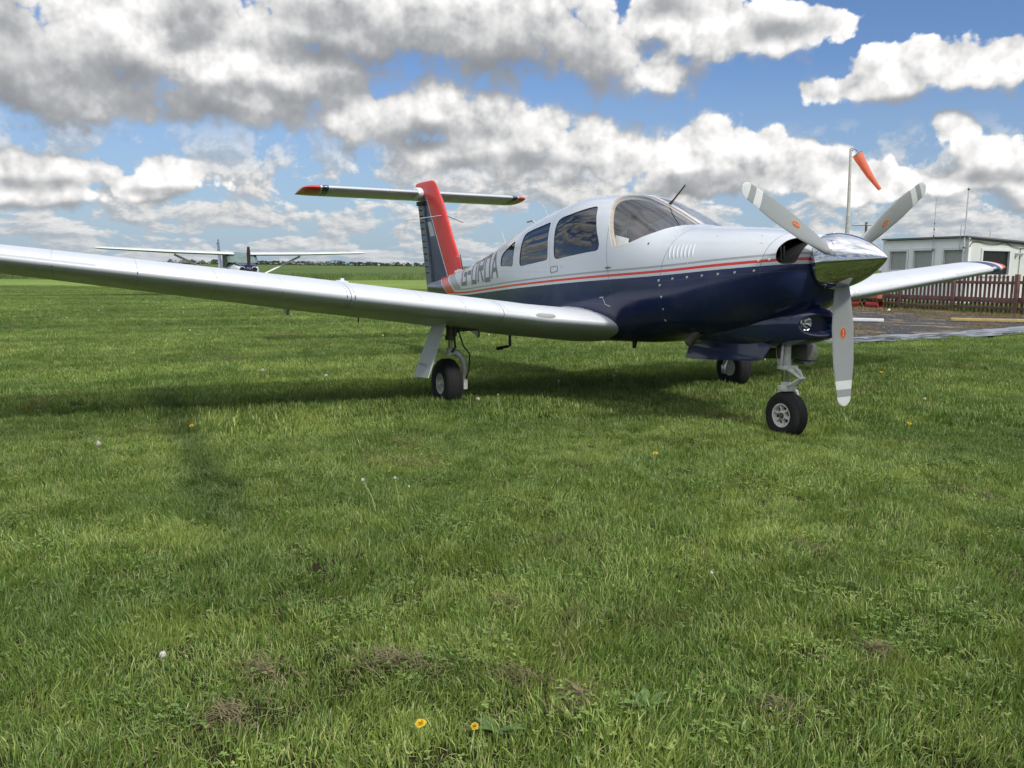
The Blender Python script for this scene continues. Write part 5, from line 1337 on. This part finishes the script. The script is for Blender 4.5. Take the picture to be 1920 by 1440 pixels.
o = mb.build('crop_field', crop_mat(), None); tag(o, kind='structure')
CB = simple('crop_blades', (.065, .115, .030), .8, vary=.35, vscale=.6)
mb = MB(); rnd = random.Random(21)
for i in range(15000):
    q = rnd.random(); j = rnd.randrange(len(fr_)-30) if q < .6 else rnd.randrange(40); d, s_ = fr_[j]; d2, s2 = fr_[j+1]; t = rnd.random(); off = abs(rnd.gauss(0, 2.2))
    x, y = gpt(d+(d2-d)*t+off, s_+(s2-s_)*t); z = ground_z(x, y); h_ = rnd.uniform(.45, .85); w_ = rnd.uniform(.02, .05); lx, ly = rnd.gauss(0, .12), rnd.gauss(0, .12); a = rnd.uniform(0, pi)
    mb.add([(x-w_*cos(a), y-w_*sin(a), z), (x+w_*cos(a), y+w_*sin(a), z), (x+lx, y+ly, z+h_)], [(0, 1, 2)])
tag(mb.build('crop_edge', CB, None, False), 'ragged edge of taller green crop beyond the mown airfield', 'crop', kind='stuff')

# ---- trees on the skyline
def leaf_mat(i, c):
    m, nt, b = newmat('tree_leaves_%d' % i); v = wpos(nt); f = noise_n(nt, v, .5, 4, .6); b.inputs['Roughness'].default_value = .8
    nt.links.new(mixc(nt, maprange(nt, f, .3, .7), [x*.6 for x in c], [x*1.35 for x in c]), b.inputs['Base Color']); return m
LM = [leaf_mat(i, c) for i, c in enumerate([(.045, .065, .040), (.065, .085, .050), (.10, .11, .075)])]; BK = simple('bark', (.09, .075, .06), .9)
def tree(x, y, w_, h_, seed, sparse, label):
    rnd = random.Random(seed); z = ground_z(x, y); e = empty('tree', (x, y, z))
    mb = MB(); mb.tube([(0, 0, -.3), (.05*w_*rnd.uniform(-1, 1), 0, h_*.35), (.1*w_*rnd.uniform(-1, 1), 0, h_*.75)], [.05*h_, .035*h_, .012*h_], 6)
    for k_ in range(6):
        a = rnd.uniform(0, 2*pi); mb.tube([(0, 0, h_*rnd.uniform(.2, .5)), (cos(a)*w_*.3, sin(a)*w_*.3, h_*rnd.uniform(.5, .9))], [.018*h_, .006*h_], 5)
    mb.build('trunk', BK, e)
    mb = MB(); blobs = [(rnd.uniform(-.33, .33)*w_, rnd.uniform(-.3, .3)*w_, h_*rnd.uniform(.28, .82), rnd.uniform(.12, .26)) for _ in range(rnd.randint(6, 10))]
    for i in range(360 if not sparse else 150):
        bx, by, bz, br = blobs[rnd.randrange(len(blobs))]; d_ = Vector((rnd.gauss(0, 1), rnd.gauss(0, 1), rnd.gauss(0, 1))).normalized()*rnd.random()**.4
        c = Vector((bx+d_.x*br*w_, by+d_.y*br*w_, max(h_*.10, bz+d_.z*br*h_*.9))); s_ = rnd.uniform(.10, .24)*(1 if not sparse else .8); n_ = Vector((rnd.gauss(0, 1), rnd.gauss(0, 1), rnd.gauss(0, 1))).normalized(); a_ = n_.orthogonal().normalized()*s_; b_ = n_.cross(a_).normalized()*s_
        mb.add([c+a_*1.6, c+b_, c-a_*1.3, c-b_], [(0, 1, 2, 3)])
    mb.build('crown', LM[2 if sparse else seed % 2], e, False); tag(e, label, 'tree', 'trees along the skyline')
TR = [(487,497,3.8,0),(500,494,4.5,0),(515,496,4.6,0),(530,497,4.0,0),(541,494,5.2,0),(556,496,4.6,0),(571,489,8.8,0),(586,494,6,1),(598,491,6.6,1),(612,490,6.6,1),(628,489,7.5,0),(640,494,5,0),(664,492,5,0),(676,496,3.4,0),(686,495,5,0),(696,492,6,0),(707,496,4,0),(718,501,2.6,0),(728,493,4.5,1),(738,491,6.2,1),(749,495,4,0),(765,504,2.4,0),(783,497,4.2,0),(800,499,3.8,0),(820,498,4.,0),(410,487,6.5,0),(396,490,4.5,1),(380,491,4,1),(345,489,4.5,1),(318,486,3.2,1),(360,492,3.5,0),(424,491,4,0)]
def pix_ray(px, py):
    f_ = 1589.9; a, p, r_ = YAW, R(7.57), R(.56)
    f = Vector((cos(a)*cos(p), sin(a)*cos(p), -sin(p))); r = Vector((sin(a), -cos(a), 0)); u = r.cross(f)
    r2 = r*cos(r_)+u*sin(r_); u2 = u*cos(r_)-r*sin(r_); return f, r2, u2, f_
f_, r_, u_, FL = pix_ray(0, 0)
ORD = ['first', 'second', 'third', 'fourth', 'fifth', 'sixth', 'seventh', 'eighth', 'ninth', 'tenth', 'eleventh', 'twelfth', 'thirteenth', 'fourteenth', 'fifteenth', 'sixteenth', 'seventeenth', 'eighteenth', 'nineteenth', 'twentieth', 'twenty-first', 'twenty-second', 'twenty-third', 'twenty-fourth', 'twenty-fifth', 'twenty-sixth', 'twenty-seventh', 'twenty-eighth', 'twenty-ninth', 'thirtieth', 'thirty-first', 'thirty-second', 'thirty-third']
TR.sort()
for i, (px, top, w_, sp) in enumerate(TR):
    D = 430.; dr = f_+r_*((px-960)/FL)-u_*((top-720)/FL); t = D/Vector((dr.x, dr.y)).length; P = CAM+dr*t; gzz = ground_z(P.x, P.y)
    kind_ = 'sparse grey-brown' if sp else ('large dark green' if w_ > 6.4 else ('low bushy green' if w_ < 4.3 else 'dark green'))
    tree(P.x, P.y, w_*1.15, max(2.6, (P.z-gzz)*1.12), 100+i, sp, '%s tree, %s from the left in the row on the skyline' % (kind_, ORD[i]))
# hedge running along the foot of the trees
mb = MB(); rnd = random.Random(77)
for i in range(5200):
    px = rnd.uniform(300, 840); D = 425.; hz = 505+(px-480)*.0098; dr = f_+r_*((px-960)/FL)-u_*((hz-720)/FL); t = D/Vector((dr.x, dr.y)).length; P = CAM+dr*t; z = ground_z(P.x, P.y)+abs(rnd.gauss(0, .7))*(1.+.8*noise.noise(Vector((px*.06, 0, 0))))
    s_ = rnd.uniform(.15, .35); n_ = Vector((rnd.gauss(0, 1), rnd.gauss(0, 1), rnd.gauss(0, 1))).normalized(); a_ = n_.orthogonal().normalized()*s_; b_ = n_.cross(a_).normalized()*s_; c = Vector((P.x, P.y+rnd.gauss(0, .6), z))
    mb.add([c+a_*1.5, c+b_, c-a_*1.5, c-b_], [(0, 1, 2, 3)])
tag(mb.build('hedgerow', LM[1], None, False), 'low green hedgerow running along the skyline below the small trees', 'hedge')

# ================================================================== SKY
SUNV = Vector((-1.10, -.10, 1.06)).normalized()
w = bpy.data.worlds.new('World'); sc.world = w; w.use_nodes = True; nt = w.node_tree; nt.nodes.clear()
sky = N(nt, 'ShaderNodeTexSky'); sky.sky_type = 'NISHITA'; sky.sun_disc = False
sky.sun_elevation = math.asin(SUNV.z); sky.sun_rotation = atan2(SUNV.x, SUNV.y)
sky.air_density = 1.0; sky.dust_density = .6; sky.ozone_density = 2.2
tc = coords(nt, 'Generated'); dx, dy, dz = sep(nt, tc)
# direction -> azimuth / elevation, measured from the aeroplane's side of the field
ea = math_n(nt, 'ADD', math_n(nt, 'MULTIPLY', dx, FW.x), math_n(nt, 'MULTIPLY', dy, FW.y)); ra = math_n(nt, 'ADD', math_n(nt, 'MULTIPLY', dx, RT.x), math_n(nt, 'MULTIPLY', dy, RT.y))
AZ = math_n(nt, 'ARCTAN2', ra, ea); EL = math_n(nt, 'ARCSINE', dz)
cmb = N(nt, 'ShaderNodeCombineXYZ'); nt.links.new(AZ, cmb.inputs[0]); nt.links.new(EL, cmb.inputs[1]); AE = cmb.outputs[0]
def azel(px, py):
    d = (f_+r_*((px-960)/FL)-u_*((py-720)/FL)).normalized(); return atan2(d.dot(RT), d.dot(FW)), math.asin(d.z)
# cumulus masses: centre and half-size in the sky
CL_ = [  # where each cumulus mass stands in the sky: centre x, centre y, half width, half height
(40,110,210,125),(240,70,200,130),(420,120,200,120),(580,150,170,85),(130,170,250,70),(470,195,260,55),(330,10,160,70),
(620,30,170,75),(760,55,230,90),(960,55,210,95),(1120,95,150,85),(1240,135,100,60),
(1330,70,90,90),(1450,60,90,60),(1530,45,65,40),(1240,5,70,32),
(810,200,95,75),(890,240,100,70),(1000,250,90,60),(700,235,160,50),(1100,270,80,60),(1160,300,70,45),(880,295,160,42),(1010,310,130,40),
(1310,290,100,65),(1400,305,75,48),(1490,325,100,40),(1590,345,100,38),(1340,345,140,30),
(1630,170,120,34),(1740,125,130,44),(1850,115,120,52),(1940,95,110,46),
(1785,240,44,28),(1870,300,105,50),(1790,340,100,32),(1930,335,90,52),
(325,315,72,42),(275,350,80,32),(130,325,110,34),(30,320,90,42),(60,365,150,30)]
DK_ = [  # the thick parts whose undersides show dark
(70,150,190,85),(250,205,190,28),(20,60,60,60),(370,25,75,60),(630,35,110,45),(760,85,240,62),(960,95,160,60),(1080,110,90,60),(540,190,180,26),(660,170,80,30),(350,200,200,26),
(860,252,110,20),(780,270,120,22),(1000,300,140,16),(1470,55,70,22),(1260,5,60,26),(1340,345,90,16),(60,345,130,14),(300,360,60,10),(1860,330,80,14)]
def ngroup(name):
    g = bpy.data.node_groups.new(name, 'ShaderNodeTree')
    g.interface.new_socket('AE', in_out='INPUT', socket_type='NodeSocketVector'); g.interface.new_socket('F', in_out='OUTPUT', socket_type='NodeSocketFloat')
    return g, g.nodes.new('NodeGroupInput').outputs[0], g.nodes.new('NodeGroupOutput').inputs[0]
def vmath(nt_, op, a, b=None, c=None):
    n = N(nt_, 'ShaderNodeVectorMath', operation=op)
    for i, v in enumerate((a, b, c)):
        if v is None: continue
        if hasattr(v, 'links'): nt_.links.new(v, n.inputs[i])
        else: n.inputs[i].default_value = v
    return n.outputs['Value' if op == 'LENGTH' else 0]
def mass_group(nm, lst):
    g, P, out = ngroup(nm); tot = None
    for px, py, rx, ry in lst:
        a, e = azel(px, py); a1, _ = azel(px+rx, py); _, e1 = azel(px, py-ry); sa, se = abs(a1-a)*1.2, abs(e1-e)*1.2
        f = math_n(g, 'SUBTRACT', 1., vmath(g, 'LENGTH', vmath(g, 'MULTIPLY_ADD', P, (1/sa, 1/se, 0), (-a/sa, -e/se, 0))))
        tot = f if tot is None else math_n(g, 'SMOOTH_MAX', tot, f, .18)
    g.links.new(tot, out); return g
def billow_group():
    g, P, out = ngroup('cloud_billows')
    n1 = noise_n(g, P, 12., 6, .50, 0, '2D')
    vo = g.nodes.new('ShaderNodeTexVoronoi'); vo.voronoi_dimensions = '2D'; vo.feature = 'F1'; vo.inputs['Scale'].default_value = 26.; vo.inputs['Detail'].default_value = 2.5; vo.inputs['Roughness'].default_value = .5; vo.inputs['Lacunarity'].default_value = 2.3; g.links.new(P, vo.inputs['Vector'])
    b = math_n(g, 'MULTIPLY', math_n(g, 'SUBTRACT', n1, .5), .85)
    c = math_n(g, 'MULTIPLY', math_n(g, 'SUBTRACT', .5, vo.outputs['Distance']), .50)
    g.links.new(math_n(g, 'ADD', b, c), out); return g
wn = N(nt, 'ShaderNodeTexNoise', noise_dimensions='2D'); wn.inputs['Scale'].default_value = 7.; wn.inputs['Detail'].default_value = 3.; nt.links.new(AE, wn.inputs['Vector'])
WP_ = vmath(nt, 'MULTIPLY_ADD', wn.outputs['Color'], (.050, .034, 0), (-.025, -.017, 0)); WP_ = vmath(nt, 'ADD', AE, WP_)
MG = mass_group('cloud_masses', CL_); DG = mass_group('thick_cloud', DK_); BG_ = billow_group()
def use(g, off, base_=None):
    base_ = base_ or WP_
    n = nt.nodes.new('ShaderNodeGroup'); n.node_tree = g
    nt.links.new(base_ if off is None else vmath(nt, 'ADD', base_, off), n.inputs[0]); return n.outputs[0]
M0 = use(MG, None); M2 = use(MG, (.010, .040, 0)); B0 = use(BG_, None, AE); B1 = use(BG_, (.006, .015, 0), AE)
F0 = math_n(nt, 'ADD', M0, B0)
thick = maprange(nt, math_n(nt, 'MULTIPLY_ADD', B0, .30, use(DG, None)), -.45, .80, 0., 1.0, 'SMOOTHSTEP')
up = math_n(nt, 'SUBTRACT', M0, M2)                       # > 0 on the sunny upper side, < 0 towards the base
big = maprange(nt, math_n(nt, 'MULTIPLY_ADD', B0, .35, up), -.62, .25, 0., 1., 'SMOOTHSTEP')
det = math_n(nt, 'MULTIPLY', math_n(nt, 'SUBTRACT', B0, B1), math_n(nt, 'MULTIPLY_ADD', big, .60, .08))
soft = maprange(nt, math_n(nt, 'ADD', big, math_n(nt, 'MULTIPLY', B0, .6)), .2, .9, .55, .13)
al = N(nt, 'ShaderNodeMapRange'); al.interpolation_type = 'SMOOTHSTEP'; nt.links.new(F0, al.inputs[0]); al.inputs[1].default_value = -.16; nt.links.new(math_n(nt, 'SUBTRACT', soft, .12), al.inputs[2]); alpha = al.outputs[0]
fine_ = math_n(nt, 'MULTIPLY_ADD', noise_n(nt, AE, 60., 4, .55, 0, '2D'), .26, math_n(nt, 'SUBTRACT', F0, .13)); nt.links.new(fine_, al.inputs[0])
L = math_n(nt, 'ADD', math_n(nt, 'MULTIPLY_ADD', big, .50, .31), det)
L = math_n(nt, 'MULTIPLY_ADD', L, math_n(nt, 'MULTIPLY_ADD', thick, -.46, 1.), math_n(nt, 'MULTIPLY', thick, .04), clamp=True)
ccol = ramp(nt, L, [(0, (.15, .16, .175)), (.20, (.215, .225, .24)), (.45, (.36, .37, .385)), (.66, (.60, .60, .60)), (.85, (.80, .79, .78)), (1, (.98, .97, .955))])
lg = math_n(nt, 'LOGARITHM', math_n(nt, 'MAXIMUM', math_n(nt, 'ADD', dz, .035), .01), 2.71828)
c2 = N(nt, 'ShaderNodeCombineXYZ'); nt.links.new(math_n(nt, 'MULTIPLY', AZ, 11.), c2.inputs[0]); nt.links.new(math_n(nt, 'MULTIPLY', lg, 2.1), c2.inputs[1])
def far_field(off): return noise_n(nt, vmath(nt, 'ADD', c2.outputs[0], off), 1.05, 8, .60, .15, '2D')
G0 = far_field((3, 1, 0)); G1 = far_field((3.05, 1.13, 0))
inview = maprange(nt, math_n(nt, 'ABSOLUTE', AZ), .56, .72, 1., 0.)
aF = math_n(nt, 'MULTIPLY', maprange(nt, G0, .44, .53, 0., 1., 'SMOOTHSTEP'), math_n(nt, 'MAXIMUM', maprange(nt, EL, R(9.5), R(5.5), 0., 1.), math_n(nt, 'SUBTRACT', 1., inview)))
LF = math_n(nt, 'MULTIPLY_ADD', math_n(nt, 'SUBTRACT', G0, G1), 3.2, .50, clamp=True)
fcol = ramp(nt, LF, [(0, (.31, .345, .38)), (.38, (.42, .445, .47)), (.64, (.64, .63, .615)), (1, (.82, .80, .77))])
haze = maprange(nt, EL, 0., R(13), .85, 0.)
SKS = .10
base = mixc(nt, 1., sky.outputs[0], (SKS*.66, SKS*.78, SKS*.98), 'MULTIPLY')
base = mixc(nt, haze, base, (.30, .39, .49))
fc2 = mixc(nt, maprange(nt, EL, 0., R(6), .60, .0), fcol, (.36, .42, .48))
c_1 = mixc(nt, aF, base, fc2)
c_2 = mixc(nt, alpha, c_1, ccol)
# unseen bright cloud overhead, above the frame, added to raise the ambient fill
fill_veil = maprange(nt, noise_n(nt, tc, 2.2, 4, .6, .5), .36, .60, .15, .95)
c_2 = mixc(nt, math_n(nt, 'MULTIPLY', maprange(nt, EL, R(30), R(44), 0., 1.), fill_veil), c_2, (1.75, 1.75, 1.78))
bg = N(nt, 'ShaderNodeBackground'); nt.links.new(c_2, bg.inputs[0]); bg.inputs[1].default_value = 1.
wo = N(nt, 'ShaderNodeOutputWorld'); nt.links.new(bg.outputs[0], wo.inputs[0])
w.cycles.sampling_method = 'NONE'

sl = bpy.data.lights.new('sun', 'SUN'); sl.energy = 2.2; sl.angle = R(5); sl.color = (1, .955, .88)
so = bpy.data.objects.new('sun', sl); C.objects.link(so); so.rotation_euler = SUNV.to_track_quat('Z', 'Y').to_euler(); so.location = (0, 0, 60)

# ================================================================== CAMERA
cd_ = bpy.data.cameras.new('camera'); co = bpy.data.objects.new('camera', cd_); C.objects.link(co)
cd_.sensor_width = 36; cd_.lens = FL/1920*36; cd_.clip_end = 12000; cd_.clip_start = .05
Mx = Matrix((( r_.x, u_.x, -f_.x), (r_.y, u_.y, -f_.y), (r_.z, u_.z, -f_.z))).to_4x4(); Mx.translation = CAM; co.matrix_world = Mx
sc.camera = co
sc.view_settings.view_transform = 'Standard'; sc.view_settings.look = 'None'; sc.view_settings.exposure = .27; sc.view_settings.gamma = 1
sc.render.engine = 'CYCLES'; sc.cycles.max_bounces = 6; sc.cycles.diffuse_bounces = 2; sc.cycles.use_adaptive_sampling = True; sc.cycles.adaptive_threshold = .018; sc.cycles.transparent_max_bounces = 10; sc.cycles.use_denoising = True
